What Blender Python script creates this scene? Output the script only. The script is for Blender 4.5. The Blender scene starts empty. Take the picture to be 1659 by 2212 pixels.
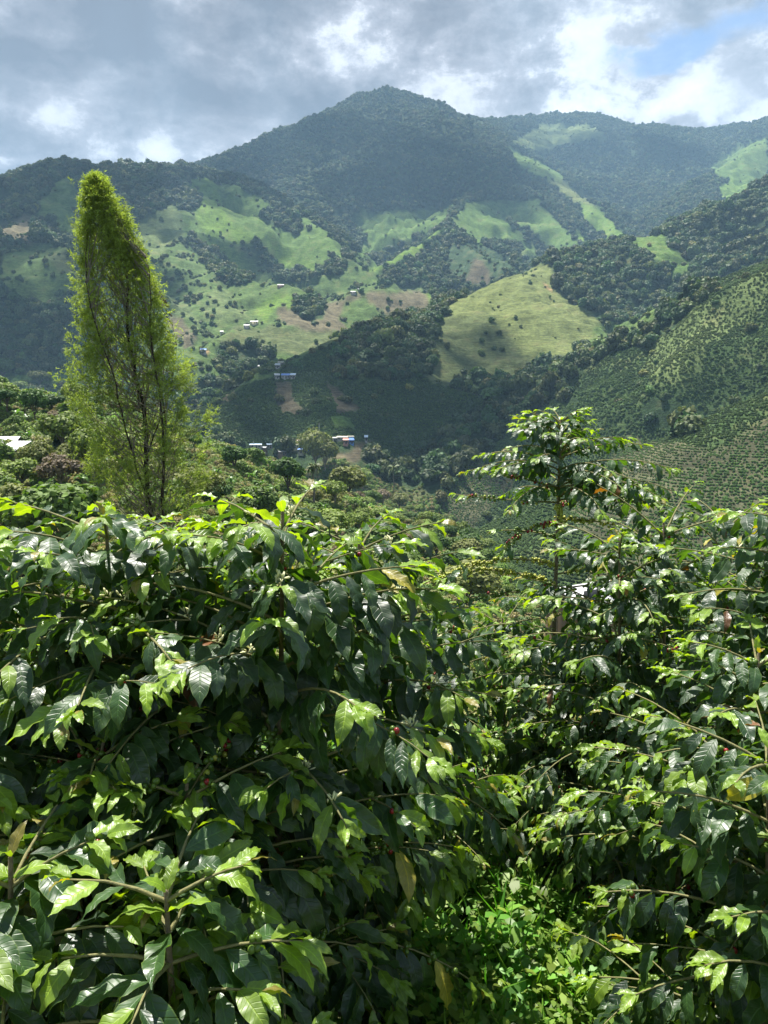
import bpy, math, random, time
import numpy as np
from mathutils import Vector, Matrix
T0 = time.time()
SC = bpy.context.scene
COL = SC.collection
RNG = np.random.default_rng(7)
random.seed(7)

# ------------------------------------------------------------------ camera
PITCH = math.radians(8.4)
FPX = 1596.0                      # focal length in photo units (photo taken as 1659 x 2212)
cam_data = bpy.data.cameras.new("camera")
cam = bpy.data.objects.new("camera", cam_data)
COL.objects.link(cam)
cam.location = (0, 0, 0)
cam.rotation_euler = (math.pi / 2 - PITCH, 0, 0)
cam_data.sensor_fit = 'VERTICAL'
cam_data.sensor_height = 24.0
cam_data.lens = 24.0 * FPX / 2212.0
cam_data.clip_start = 0.05
cam_data.clip_end = 30000
SC.camera = cam

# ------------------------------------------------------------------ light
SUN_EL = math.radians(69)
SUN_AZ = math.atan2(-0.45, 0.89)       # clockwise from +Y
SUN_DIR = Vector((math.sin(SUN_AZ) * math.cos(SUN_EL), math.cos(SUN_AZ) * math.cos(SUN_EL), math.sin(SUN_EL)))
sun_data = bpy.data.lights.new("sun", 'SUN')
sun_data.energy = 5.0
sun_data.angle = math.radians(0.5)
sun_data.color = (1.0, 0.955, 0.88)
sun = bpy.data.objects.new("sun", sun_data)
COL.objects.link(sun)
sun.rotation_euler = SUN_DIR.to_track_quat('Z', 'Y').to_euler()
sun.location = SUN_DIR * 50
SC.view_settings.view_transform = 'Standard'
SC.view_settings.look = 'None'
SC.view_settings.exposure = 1.42
SC.view_settings.gamma = 1.0
SC.view_settings.use_curve_mapping = False
cy = SC.cycles
cy.max_bounces = 8
cy.diffuse_bounces = 3
cy.glossy_bounces = 2
cy.transmission_bounces = 3
cy.transparent_max_bounces = 8
cy.volume_bounces = 0
cy.use_denoising = True
cy.sample_clamp_indirect = 4.0
cy.caustics_reflective = False
cy.caustics_refractive = False


class NT:
    """small node-tree helper"""
    def __init__(s, tree):
        s.t = tree
        tree.nodes.clear()

    def n(s, kind, ins=None, **props):
        nd = s.t.nodes.new(kind)
        for k, v in props.items():
            setattr(nd, k, v)
        for k, v in (ins or {}).items():
            if isinstance(v, tuple) and len(v) == 2 and hasattr(v[0], 'outputs'):
                s.t.links.new(v[0].outputs[v[1]], nd.inputs[k])
            elif hasattr(v, 'outputs'):
                s.t.links.new(v.outputs[0], nd.inputs[k])
            else:
                nd.inputs[k].default_value = v
        return nd

    def m(s, op, a, b=None, c=None, clamp=False):
        ins = {0: a}
        if b is not None: ins[1] = b
        if c is not None: ins[2] = c
        return s.n('ShaderNodeMath', ins, operation=op, use_clamp=clamp)

    def ramp(s, fac, stops, interp='LINEAR'):
        nd = s.n('ShaderNodeValToRGB', {0: fac})
        cr = nd.color_ramp
        cr.interpolation = interp
        while len(cr.elements) < len(stops): cr.elements.new(0.5)
        for e, (p, c) in zip(cr.elements, stops):
            e.position = p
            e.color = (c, c, c, 1) if not isinstance(c, tuple) else (*c, 1)
        return nd

    def mix(s, fac, a, b, blend='MIX'):
        nd = s.n('ShaderNodeMix', data_type='RGBA', blend_type=blend)
        for i, v in ((0, fac), (6, a), (7, b)):
            if isinstance(v, tuple) and len(v) == 2 and hasattr(v[0], 'outputs'):
                s.t.links.new(v[0].outputs[v[1]], nd.inputs[i])
            elif hasattr(v, 'outputs'):
                o = v.outputs[2] if v.bl_idname == 'ShaderNodeMix' else v.outputs[0]
                s.t.links.new(o, nd.inputs[i])
            else:
                nd.inputs[i].default_value = v if i == 0 else (*v, 1)
        nd_out = nd
        return nd_out


def mo(nd):  # mix output
    return (nd, 2)


# ------------------------------------------------------------------ sky
SKY_GAIN = 0.58
world = bpy.data.worlds.new("World")
SC.world = world
world.use_nodes = True
W = NT(world.node_tree)
tc = W.n('ShaderNodeTexCoord')
sky = W.n('ShaderNodeTexSky', sky_type='NISHITA', sun_disc=False, sun_elevation=SUN_EL,
          sun_rotation=SUN_AZ, altitude=1500.0, air_density=1.0, dust_density=0.6)
sep = W.n('ShaderNodeSeparateXYZ', {0: (tc, 'Generated')})
zz = W.m('MAXIMUM', (sep, 2), 0.0)
pv = W.n('ShaderNodeCombineXYZ', {0: (sep, 0), 1: W.m('MULTIPLY', (sep, 1), 1.0), 2: W.m('MULTIPLY', zz, 1.55)})
n_big = W.n('ShaderNodeTexNoise', {'Vector': pv, 'Scale': 4.6, 'Detail': 12.0, 'Roughness': 0.58, 'Distortion': 0.1}, noise_dimensions='3D')
n_mid = W.n('ShaderNodeTexNoise', {'Vector': pv, 'Scale': 11.0, 'Detail': 14.0, 'Roughness': 0.68, 'Distortion': 0.1}, noise_dimensions='3D')
# slopes of the view direction: u = x/y (sideways), w = z/y (upwards)
yy = W.m('MAXIMUM', (sep, 1), 0.02)
u_ = W.m('DIVIDE', (sep, 0), yy)
w_ = W.m('DIVIDE', (sep, 2), yy)
u_ = W.m('ADD', u_, W.m('MULTIPLY', W.m('SUBTRACT', (n_mid, 0), 0.5), 0.22))
w_ = W.m('ADD', w_, W.m('MULTIPLY', W.m('SUBTRACT', (n_big, 0), 0.5), 0.14))


def blob(px, py, sx, sy, amp):
    """soft patch of sky centred on the direction seen at photo point (px, py)"""
    a = (px - 829.5) / FPX
    b = (1106 - py) / FPX
    Y = math.cos(PITCH) + math.sin(PITCH) * b
    Z = -math.sin(PITCH) + math.cos(PITCH) * b
    du = W.m('DIVIDE', W.m('SUBTRACT', u_, a / Y), sx / FPX)
    dw = W.m('DIVIDE', W.m('SUBTRACT', w_, Z / Y), sy / FPX)
    r2 = W.m('ADD', W.m('MULTIPLY', du, du), W.m('MULTIPLY', dw, dw))
    return W.m('MULTIPLY', W.m('EXPONENT', W.m('MULTIPLY', r2, -1.0)), amp)


br = W.m('ADD', W.m('MULTIPLY', W.m('SUBTRACT', (n_big, 0), 0.5), 1.7), W.m('MULTIPLY', W.m('SUBTRACT', (n_mid, 0), 0.5), 2.3))
br = W.m('ADD', W.m('MULTIPLY', br, 0.85), 0.42)
for b in ((150, 80, 520, 75, -0.50), (560, 200, 330, 50, -0.36), (330, 150, 180, 30, 0.10), (60, 290, 260, 40, -0.14), (330, 330, 260, 32, 0.30),
          (60, 225, 120, 25, 0.2), (640, 85, 110, 45, 0.20), (950, 95, 330, 90, 0.08), (1150, 175, 110, 45, -0.22), (1230, 60, 80, 50, 0.25),
          (1480, 215, 230, 55, 0.50), (830, 40, 160, 40, 0.05), (560, 20, 300, 40, -0.12), (1640, 190, 60, 50, -0.16), (20, 370, 80, 16, 0.35)):
    br = W.m('ADD', br, blob(*b))
ccol = W.ramp(br, [(0.0, (0.19, 0.205, 0.245)), (0.30, (0.29, 0.305, 0.35)), (0.55, (0.46, 0.475, 0.53)), (0.72, (0.78, 0.81, 0.87)), (1.0, (1.0, 1.01, 1.03))])
hole = W.m('ADD', blob(1460, 110, 120, 34, 1.2), blob(1630, 50, 130, 36, 0.8))
hole = W.m('ADD', hole, W.m('MULTIPLY', W.m('SUBTRACT', (n_mid, 0), 0.5), 0.9))
hole = W.ramp(hole, [(0.35, 0.0), (0.95, 0.8)], 'EASE')
bluesky = W.n('ShaderNodeVectorMath', {0: (sky, 0), 'Scale': 0.115}, operation='SCALE')
bs = W.mix(0.5, (bluesky, 0), (0.27, 0.46, 0.86))
skyc = W.mix((hole, 0), ccol, bs)
# unseen opening in the cloud overhead, added to dim ambient light and deepen shadows
over = W.ramp((sep, 2), [(0.50, 0.0), (0.72, 0.85)], 'EASE')
skyd = W.mix((over, 0), mo(skyc), (W.n('ShaderNodeVectorMath', {0: (sky, 0), 'Scale': 0.06}, operation='SCALE'), 0))
bg = W.n('ShaderNodeBackground', {0: mo(skyd), 1: SKY_GAIN})
W.n('ShaderNodeOutputWorld', {0: bg})


# ------------------------------------------------------------------ photo geometry helpers
def ray(px, py):
    a = (np.asarray(px, float) - 829.5) / FPX
    b = (1106 - np.asarray(py, float)) / FPX
    Y = math.cos(PITCH) + math.sin(PITCH) * b
    Z = -math.sin(PITCH) + math.cos(PITCH) * b
    return a, Y, Z


def P(px, py, d):
    """world point at depth d (metres along +Y) in the direction of photo point (px, py)"""
    a, Y, Z = ray(px, py)
    k = d / Y
    return np.array([a * k, d, Z * k])


def proj(x, y, z):
    f = y * math.cos(PITCH) - z * math.sin(PITCH)
    up = y * math.sin(PITCH) + z * math.cos(PITCH)
    f = np.maximum(f, 1e-3)
    return 829.5 + FPX * x / f, 1106 - FPX * up / f


# ------------------------------------------------------------------ noise
def _hash(ix, iy, seed):
    h = (ix.astype(np.int64) * 374761393 + iy.astype(np.int64) * 668265263 + seed * 1442695041) & 0xffffffff
    h = ((h ^ (h >> 13)) * 1274126177) & 0xffffffff
    return ((h ^ (h >> 16)) & 0xffffff) / float(0xffffff)


def vnoise(x, y, seed=0):
    x = np.asarray(x, float); y = np.asarray(y, float)
    ix = np.floor(x); iy = np.floor(y)
    fx = x - ix; fy = y - iy
    fx = fx * fx * fx * (fx * (fx * 6 - 15) + 10); fy = fy * fy * fy * (fy * (fy * 6 - 15) + 10)
    a = _hash(ix, iy, seed); b = _hash(ix + 1, iy, seed)
    c = _hash(ix, iy + 1, seed); d = _hash(ix + 1, iy + 1, seed)
    return (a + (b - a) * fx) * (1 - fy) + (c + (d - c) * fx) * fy


def fbm(x, y, o=4, seed=0, g=0.5):
    t = 0; a = 1.0; s = 0
    for i in range(o):
        t = t + a * (vnoise(x * 2 ** i + 13.7 * i, y * 2 ** i - 7.1 * i, seed + i) - 0.5) * 2
        s += a; a *= g
    return t / s


# ------------------------------------------------------------------ terrain
# crest lines: (slope, rounding, [(px, py, depth), ...]) read off the photo with estimated depths
RIDGES = [
    (0.66, 25, [(300, 420, 2500), (470, 356, 2650), (520, 322, 2750), (600, 292, 2900), (660, 261, 3000), (740, 229, 3100), (790, 199, 3200), (840, 187, 3250), (890, 201, 3250), (940, 222, 3250), (985, 246, 3250), (1010, 256, 3350)]),
    (0.60, 25, [(1010, 256, 3350), (1100, 256, 3600), (1170, 250, 3700), (1240, 244, 3700), (1300, 254, 3700), (1370, 270, 3700), (1430, 274, 3650), (1480, 277, 3600), (1560, 276, 3500), (1620, 266, 3400), (1659, 256, 3300), (1750, 236, 3200), (2000, 190, 3000)]),
    (0.62, 15, [(-500, 450, 1900), (-250, 410, 1950), (-100, 402, 1950), (0, 391, 1900), (60, 370, 1850), (100, 356, 1820), (140, 349, 1800), (230, 356, 1750), (300, 358, 1750), (380, 358, 1800), (430, 364, 1900), (470, 370, 2050), (500, 380, 2300), (520, 340, 2750)]),
    (0.66, 15, [(985, 246, 3250), (1050, 280, 2950), (1090, 325, 2650), (1150, 365, 2420), (1220, 405, 2250), (1290, 445, 2080), (1340, 490, 1920), (1365, 515, 1850)]),
    (0.66, 20, [(840, 187, 3250), (900, 260, 2950), (960, 300, 2700), (1040, 345, 2450), (1075, 385, 2250)]),
    (0.66, 12, [(1075, 385, 2250), (1020, 418, 2050), (965, 482, 1750), (870, 547, 1500), (790, 597, 1350), (730, 637, 1250)]),
    (0.62, 10, [(1075, 385, 2250), (1110, 410, 2150), (1180, 455, 2000), (1250, 527, 1750), (1290, 562, 1600)]),
    (0.62, 10, [(1160, 378, 2400), (1195, 430, 2150), (1240, 480, 1950), (1270, 528, 1800)]),
    (0.62, 8, [(965, 482, 1750), (1000, 515, 1600), (1050, 547, 1500), (1100, 572, 1420), (1150, 595, 1330)]),
    (0.62, 12, [(1750, 250, 3000), (1659, 295, 2800), (1590, 340, 2550), (1520, 380, 2350), (1460, 430, 2150), (1420, 480, 1950)]),
    # left massif
    (0.60, 10, [(430, 364, 1900), (500, 378, 1850), (570, 420, 1750), (640, 465, 1650), (700, 500, 1550), (750, 555, 1400)]),
    (0.60, 8, [(400, 372, 1850), (385, 405, 1700), (372, 436, 1560), (335, 462, 1480), (305, 480, 1450)]),
    (0.60, 8, [(372, 436, 1560), (395, 480, 1450), (380, 512, 1330), (420, 532, 1290), (470, 575, 1210), (560, 605, 1130), (640, 622, 1080)]),
    (0.60, 8, [(380, 512, 1330), (340, 530, 1280), (310, 560, 1200)]),
    (0.60, 8, [(470, 575, 1210), (455, 620, 1080), (480, 650, 1020), (530, 690, 960)]),
    (0.60, 6, [(330, 620, 1060), (380, 660, 960), (430, 700, 880), (450, 730, 840)]),
    (0.60, 12, [(140, 349, 1800), (130, 385, 1650), (90, 430, 1500), (60, 468, 1380), (20, 490, 1300), (-60, 495, 1300)]),
    (0.60, 10, [(60, 468, 1380), (90, 520, 1220), (150, 540, 1150), (200, 590, 1080), (240, 640, 1000)]),
    (0.60, 10, [(230, 356, 1750), (260, 420, 1560), (300, 480, 1450)]),
    # valley banks
    (0.55, 5, [(600, 640, 1080), (650, 640, 1080), (700, 652, 1080), (780, 632, 1100), (860, 630, 1140), (930, 632, 1180), (990, 640, 1200)]),
    (0.50, 5, [(560, 700, 900), (620, 680, 950), (700, 665, 1040)]),
    (0.55, 5, [(390, 770, 720), (440, 735, 780), (500, 712, 850), (560, 700, 900)]),
    # ochre hill and its spurs
    (0.50, 14, [(960, 690, 820), (1000, 655, 870), (1060, 615, 920), (1130, 583, 970), (1180, 567, 1010), (1250, 548, 1060), (1300, 533, 1100), (1380, 510, 1120), (1430, 508, 1120)]),
    (0.50, 12, [(1180, 567, 1010), (1210, 630, 920), (1260, 690, 830), (1310, 722, 760)]),
    (0.52, 16, [(960, 690, 820), (870, 703, 760), (790, 716, 730), (735, 740, 700), (650, 778, 640), (600, 805, 610), (520, 850, 560), (440, 890, 520)]),
    (0.50, 10, [(1060, 615, 920), (1040, 680, 820), (1060, 740, 740), (1110, 790, 670)]),
    (0.50, 8, [(610, 820, 600), (680, 850, 560), (720, 900, 500), (740, 935, 470)]),
    (0.50, 8, [(520, 850, 560), (470, 905, 500)]),
    # right-hand slopes
    (0.60, 12, [(1900, 270, 1300), (1750, 330, 1250), (1659, 390, 1200), (1600, 425, 1180), (1540, 470, 1160), (1480, 488, 1140), (1430, 505, 1120)]),
    (0.62, 10, [(2000, 380, 520), (1750, 520, 520), (1659, 565, 530), (1600, 590, 540), (1560, 610, 545), (1500, 640, 560), (1450, 655, 570), (1400, 685, 585), (1340, 718, 600), (1270, 755, 620), (1200, 790, 640), (1150, 815, 650)]),
    (0.55, 6, [(1150, 815, 650), (1080, 870, 590), (1000, 950, 510), (940, 1010, 450)]),
    (0.52, 8, [(2000, 700, 300), (1800, 790, 290), (1659, 860, 280), (1560, 920, 270), (1500, 1000, 250)]),
    # the spur we stand on
    (0.42, 8, [(-500, 800, 170), (-200, 845, 145), (-60, 865, 140), (60, 876, 145), (150, 888, 170), (300, 930, 230), (430, 985, 290), (500, 1012, 315), (560, 1030, 335), (620, 1046, 345), (700, 1062, 360), (790, 1075, 370)]),
    (0.34, 12, [(480, 982, 470), (560, 978, 480), (640, 974, 490), (700, 970, 500), (760, 962, 515), (800, 960, 520)]),
    (0.50, 6, [(560, 1030, 335), (680, 1066, 285), (780, 1085, 240), (880, 1130, 195), (960, 1185, 160), (1020, 1245, 135), (1060, 1330, 110), (1080, 1450, 80)]),
    (0.42, 6, [(60, 876, 145), (100, 985, 105), (200, 1100, 75), (330, 1230, 52), (380, 1500, 30)]),
]


def seg_fields(x, y):
    """upper envelope of all crests"""
    H = np.full(x.shape, -1e9)
    far = np.clip((np.hypot(x, y) - 60) / 400, 0, 1)
    wx = x + 0.0; wy = y + 0.0
    g = 1 + 0.62 * far * fbm(x / 150.0, y / 150.0, 3, 11) + 0.18 * far * fbm(x / 38.0, y / 38.0, 3, 31)
    for s, rr, pts in RIDGES:
        Q = np.array([P(*p) for p in pts])
        for a, b in zip(Q[:-1], Q[1:]):
            dx, dy = b[0] - a[0], b[1] - a[1]
            L2 = dx * dx + dy * dy
            t = np.clip(((wx - a[0]) * dx + (wy - a[1]) * dy) / L2, 0, 1)
            d = np.hypot(wx - a[0] - t * dx, wy - a[1] - t * dy)
            h = a[2] + t * (b[2] - a[2]) - s * (np.sqrt(d * d + rr * rr) - rr + np.minimum(d, 210.0) * np.maximum(g - 0.97, -0.10))
            np.maximum(H, h, out=H)
    return H


def near_ground(x, y):
    r = np.hypot(x, y)
    z = -1.72 - 0.22 * np.clip(y, -20, 6) - 0.42 * np.clip(y - 6, 0, 400) - 0.05 * x
    return z


def Hgt(x, y):
    x = np.asarray(x, float); y = np.asarray(y, float)
    r = np.hypot(x, y)
    big = seg_fields(x, y)
    floor = -95 + 0.10 * np.maximum(r - 500, 0) - 0.0 * r
    big = np.maximum(big, floor)
    amp = np.clip(r / 900, 0.0, 1.0)
    big = big + amp * (9 * fbm(x / 90, y / 90, 4, 3) - 9 * (1 - np.abs(fbm(x / 140, y / 140, 2, 91)) * 3).clip(0, 1) + 3.2 * fbm(x / 17, y / 17, 3, 5)) + np.clip(r / 100, 0, 1) * 0.7 * fbm(x / 6, y / 6, 2, 8)
    ng = near_ground(x, y) + 0.06 * fbm(x / 0.9, y / 0.9, 3, 9)
    # near the viewer the plot's own slope rules, further out the ridges
    w = np.clip((r - 14) / 22, 0, 1); w = w * w * (3 - 2 * w)
    base = np.maximum(ng, -200)
    return np.where(r < 14, base, base * (1 - w) + np.maximum(big, np.where(r < 90, ng, -1e9)) * w)


def hit(px, py, dmin=60.0, dmax=5000.0):
    """where the sight line through a photo point first meets the terrain"""
    d = np.exp(np.linspace(math.log(dmin), math.log(dmax), 1400))
    a, Y, Z = ray(px, py)
    x = a / Y * d; z = Z / Y * d
    h = Hgt(x, d)
    k = np.argmax(h >= z)
    if h[k] < z[k]: k = len(d) - 1
    return np.array([x[k], d[k], h[k]])


# ---- land cover and one painted cloud shadow, outlined on the photo and carried by the ground itself
FOREST, BRIGHT, GRASS, OCHRE, SCRUB, BROWN, COFFEE, SOILROWS, DRY_SHADED, NEAR, ORANGE, DARKF, PALE, REDD = range(14)
CCOL = {FOREST: (0.030, 0.055, 0.022), BRIGHT: (0.108, 0.180, 0.030), GRASS: (0.088, 0.148, 0.034), OCHRE: (0.130, 0.156, 0.052),
        SCRUB: (0.080, 0.128, 0.036), BROWN: (0.132, 0.115, 0.068), COFFEE: (0.050, 0.085, 0.028), SOILROWS: (0.080, 0.082, 0.044),
        DRY_SHADED: (0.095, 0.118, 0.045), NEAR: (0.092, 0.105, 0.042), ORANGE: (0.36, 0.22, 0.12), DARKF: (0.04, 0.072, 0.03), PALE: (0.115, 0.155, 0.055), REDD: (0.088, 0.076, 0.048)}
c1 = lambda x, y: (x / 2.016, 164.6 + y / 2.016)
c2 = lambda x, y: (822.9 + x / 1.984, 164.6 + y / 1.984)
c3 = lambda x, y: (x / 2.016, 713.2 + y / 2.016)
c4 = lambda x, y: (822.9 + x / 1.984, 713.2 + y / 1.984)
c7 = lambda x, y: (384.0 + x / 2.520, 603.5 + y / 2.520)
# (class, nearest depth, farthest depth, frame, outline)
COVER = [
    (SCRUB, 300, 1700, c1, [(600, 640), (680, 590), (740, 550), (800, 590), (870, 560), (1000, 700), (1100, 760), (1450, 880), (1659, 700), (1659, 1327), (700, 1327), (620, 1200), (640, 900), (600, 750)]),
    (SCRUB, 800, 1500, c1, [(0, 740), (300, 740), (330, 900), (220, 1000), (60, 980), (0, 900)]),
    (GRASS, 900, 2100, c1, [(275, 430), (350, 480), (340, 560), (330, 640), (300, 700), (230, 640), (150, 590), (200, 520)]),
    (BROWN, 900, 1700, c1, [(0, 665), (50, 650), (100, 605), (160, 610), (120, 700), (150, 735), (60, 730), (0, 690)]),
    (DRY_SHADED, 700, 1300, c1, [(190, 760), (330, 770), (330, 870), (240, 850)]),
    (GRASS, 600, 1200, c1, [(0, 1240), (60, 1290), (420, 1290), (420, 1345), (0, 1345)]),
    (PALE, 900, 1800, c1, [(740, 550), (800, 600), (810, 650), (800, 700), (700, 730), (600, 750), (590, 650), (680, 590)]),
    (BRIGHT, 900, 2100, c1, [(815, 440), (905, 436), (945, 470), (960, 540), (1010, 640), (1100, 700), (1160, 730), (1280, 760), (1360, 790), (1380, 850), (1270, 850), (1150, 780), (1080, 740), (980, 700), (900, 700), (850, 600), (875, 540), (830, 480)]),
    (GRASS, 900, 2100, c1, [(945, 470), (1020, 470), (1100, 510), (1200, 570), (1290, 640), (1400, 700), (1440, 790), (1380, 850), (1280, 760), (1160, 730), (1100, 700), (1010, 640), (960, 540)]),
    (FOREST, 900, 2100, c1, [(1130, 590), (1220, 590), (1310, 650), (1300, 690), (1230, 670), (1150, 630)]),
    (GRASS, 900, 2400, c1, [(1290, 605), (1350, 620), (1420, 680), (1490, 740), (1480, 800), (1440, 800), (1400, 710)]),
    (BRIGHT, 900, 1900, c1, [(870, 690), (1000, 750), (1090, 850), (1060, 850), (960, 780), (900, 750)]),
    (GRASS, 900, 1900, c1, [(800, 590), (860, 640), (880, 690), (830, 700), (800, 690)]),
    (PALE, 900, 1700, c1, [(640, 750), (760, 710), (700, 770), (640, 790)]),
    (FOREST, 700, 1700, c1, [(770, 700), (830, 700), (930, 770), (1080, 890), (1060, 920), (960, 900), (900, 830), (840, 740)]),
    (FOREST, 700, 1900, c1, [(1020, 730), (1120, 720), (1200, 790), (1230, 840), (1400, 870), (1330, 920), (1200, 880), (1100, 800)]),
    (PALE, 700, 1500, c1, [(680, 900), (740, 940), (800, 1000), (900, 1070), (870, 1090), (780, 1040), (700, 960)]),
    (PALE, 700, 1400, c1, [(930, 920), (1000, 960), (1100, 1050), (1060, 1075), (900, 1060), (880, 1030)]),
    (BRIGHT, 700, 1400, c1, [(1100, 1020), (1200, 950), (1290, 960), (1290, 1000), (1210, 1005), (1150, 1060)]),
    (BROWN, 500, 1400, c1, [(740, 1040), (790, 1060), (850, 1130), (830, 1180), (790, 1180), (720, 1050)]),
    (DRY_SHADED, 500, 1400, c1, [(930, 1150), (1030, 1090), (1200, 1080), (1400, 1110), (1500, 1130), (1400, 1190), (1300, 1215), (1150, 1190), (1000, 1170)]),
    (BROWN, 500, 1400, c1, [(1210, 1000), (1290, 1005), (1330, 1060), (1400, 1060), (1420, 990), (1490, 975), (1540, 950), (1659, 930), (1659, 1010), (1500, 1120), (1360, 1115), (1290, 1090), (1210, 1060)]),
    (SCRUB, 500, 1400, c1, [(1500, 990), (1600, 960), (1640, 1030), (1540, 1100), (1480, 1060)]),
    (FOREST, 500, 1300, c1, [(1290, 970), (1400, 960), (1400, 1050), (1330, 1060), (1290, 1020)]),
    (FOREST, 500, 1000, c1, [(930, 1190), (1100, 1160), (1180, 1230), (1200, 1280), (950, 1290)]),
    (BRIGHT, 500, 1000, c1, [(1150, 1245), (1290, 1235), (1260, 1260), (1200, 1290), (1170, 1280)]),
    (BROWN, 500, 1400, c2, [(0, 930), (180, 905), (225, 1010), (60, 1030), (0, 1010)]),
    (SCRUB, 500, 1400, c2, [(0, 905), (180, 895), (200, 912), (0, 928)]),
    (BRIGHT, 500, 1400, c2, [(170, 915), (195, 915), (225, 1000), (205, 990)]),
    (GRASS, 1000, 2400, c2, [(-140, 590), (200, 570), (300, 590), (260, 640), (150, 690), (0, 750), (-140, 800), (-60, 700)]),
    (BRIGHT, 900, 1700, c2, [(-60, 840), (0, 770), (130, 740), (250, 640), (275, 650), (150, 780), (30, 825)]),
    (GRASS, 1300, 2600, c2, [(250, 575), (410, 470), (430, 465), (330, 545), (290, 590)]),
    (GRASS, 1100, 2200, c2, [(295, 620), (370, 540), (540, 530), (660, 530), (760, 620), (860, 725), (770, 770), (700, 780), (640, 790), (600, 715), (420, 720), (350, 690)]),
    (FOREST, 1100, 2000, c2, [(540, 620), (620, 650), (700, 700), (740, 770), (700, 780), (640, 730), (590, 680)]),
    (PALE, 1100, 2000, c2, [(590, 730), (660, 780), (640, 795), (590, 775)]),
    (DARKF, 1100, 1900, c2, [(290, 735), (370, 715), (480, 740), (600, 830), (480, 850), (310, 870), (270, 800)]),
    (REDD, 1100, 1900, c2, [(370, 840), (400, 790), (440, 800), (490, 870), (480, 895), (360, 895)]),
    (GRASS, 1500, 2900, c2, [(530, 285), (600, 330), (700, 370), (790, 440), (700, 445), (600, 400), (560, 330)]),
    (OCHRE, 1500, 2900, c2, [(690, 450), (790, 448), (850, 500), (930, 570), (900, 600), (830, 540), (760, 490)]),
    (BRIGHT, 1400, 2900, c2, [(840, 530), (930, 570), (1050, 680), (970, 705), (900, 660), (850, 580)]),
    (BRIGHT, 1400, 2500, c2, [(815, 655), (850, 670), (895, 715), (860, 725)]),
    (PALE, 2500, 5000, c2, [(560, 280), (620, 250), (690, 205), (900, 205), (980, 270), (830, 285), (750, 310), (690, 340), (620, 310)]),
    (GRASS, 2000, 3400, c2, [(1410, 390), (1500, 330), (1659, 250), (1659, 470), (1560, 490), (1540, 440), (1430, 450)]),
    (BRIGHT, 1800, 3400, c2, [(1440, 470), (1520, 435), (1580, 475), (1540, 520), (1450, 530)]),
    (PALE, 1500, 3400, c2, [(1200, 650), (1280, 600), (1300, 620), (1230, 670)]),
    (GRASS, 700, 1500, c2, [(1040, 700), (1210, 675), (1260, 750), (1350, 820), (1320, 870), (1290, 890), (1240, 820), (1150, 770)]),
    (OCHRE, 500, 1300, c2, [(260, 1010), (400, 910), (520, 850), (620, 820), (715, 800), (740, 850), (760, 930), (850, 990), (900, 1020), (950, 1080), (930, 1120), (850, 1180), (760, 1240), (700, 1250), (620, 1230), (560, 1130), (500, 1060), (430, 1020), (290, 1040)]),
    (DRY_SHADED, 450, 1000, c2, [(270, 1020), (430, 1010), (500, 1060), (560, 1130), (620, 1240), (600, 1290), (400, 1310), (200, 1340), (215, 1100), (240, 1050)]),  # same grass as the ochre hill, darker to paint in a cloud's shadow
    (ORANGE, 700, 1300, c2, [(712, 878), (728, 880), (740, 915), (722, 915)]),
    # village slope and knoll
    (COFFEE, 350, 900, c7, [(500, 540), (830, 360), (830, 545), (1000, 560), (1350, 545), (1500, 600), (1659, 640), (1659, 800), (1200, 1000), (960, 900), (0, 900), (0, 760), (110, 720), (230, 600), (400, 560)]),
    (REDD, 350, 900, c7, [(240, 620), (300, 600), (330, 640), (260, 680)]),
    (REDD, 350, 900, c7, [(540, 560), (640, 560), (640, 640), (720, 740), (560, 720)]),
    (REDD, 350, 900, c7, [(830, 560), (880, 580), (1000, 720), (860, 720)]),
    (REDD, 300, 700, c7, [(840, 960), (1000, 880), (1100, 890), (960, 990), (840, 1020)]),
    (GRASS, 350, 700, c7, [(830, 740), (940, 730), (960, 800), (860, 820)]),
    (FOREST, 350, 1000, c7, [(830, 400), (1020, 230), (1300, 190), (1450, 190), (1400, 260), (1370, 520), (1200, 540), (860, 545), (825, 480)]),
    (FOREST, 350, 900, c7, [(0, 880), (160, 800), (400, 890), (380, 930), (0, 950)]),
    # right slopes
    (COFFEE, 150, 800, c4, [(1659, -600), (1300, 60), (1000, 100), (860, 190), (600, 400), (420, 560), (240, 780), (280, 1000), (500, 1300), (1659, 1300), (2400, 300), (2400, -600)]),
    (SCRUB, 300, 800, c4, [(960, -140), (1659, -700), (1659, -500), (1400, -250), (1250, -110), (1100, 10), (960, 60), (880, 90)]),
    (PALE, 200, 700, c4, [(1150, 60), (1330, -80), (1659, -280), (1659, -100), (1400, 60), (1380, 200), (1200, 250), (1120, 180)]),
    (SOILROWS, 150, 600, c4, [(1050, 450), (1280, 475), (1400, 520), (1659, 380), (1900, 300), (1900, 1100), (900, 1100), (820, 700), (950, 600)]),
    (SOILROWS, 150, 700, c4, [(405, 560), (490, 590), (590, 600), (560, 700), (430, 800), (400, 860), (290, 850), (225, 800), (260, 750), (340, 640)]),
    (FOREST, 150, 700, c4, [(770, 270), (840, 290), (820, 330), (770, 310)]),
    (FOREST, 150, 700, c4, [(1110, 320), (1180, 280), (1350, 310), (1360, 380), (1300, 440), (1200, 420), (1120, 380)]),
    (FOREST, 150, 700, c4, [(300, 380), (520, 300), (560, 420), (330, 640), (200, 700), (150, 560)]),
    (ORANGE, 60, 300, c4, [(60, 832), (110, 825), (165, 835), (168, 862), (90, 865)]),
    (ORANGE, 400, 1000, c7, [(150, 380), (170, 380), (160, 398), (135, 400)]),
]


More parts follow.
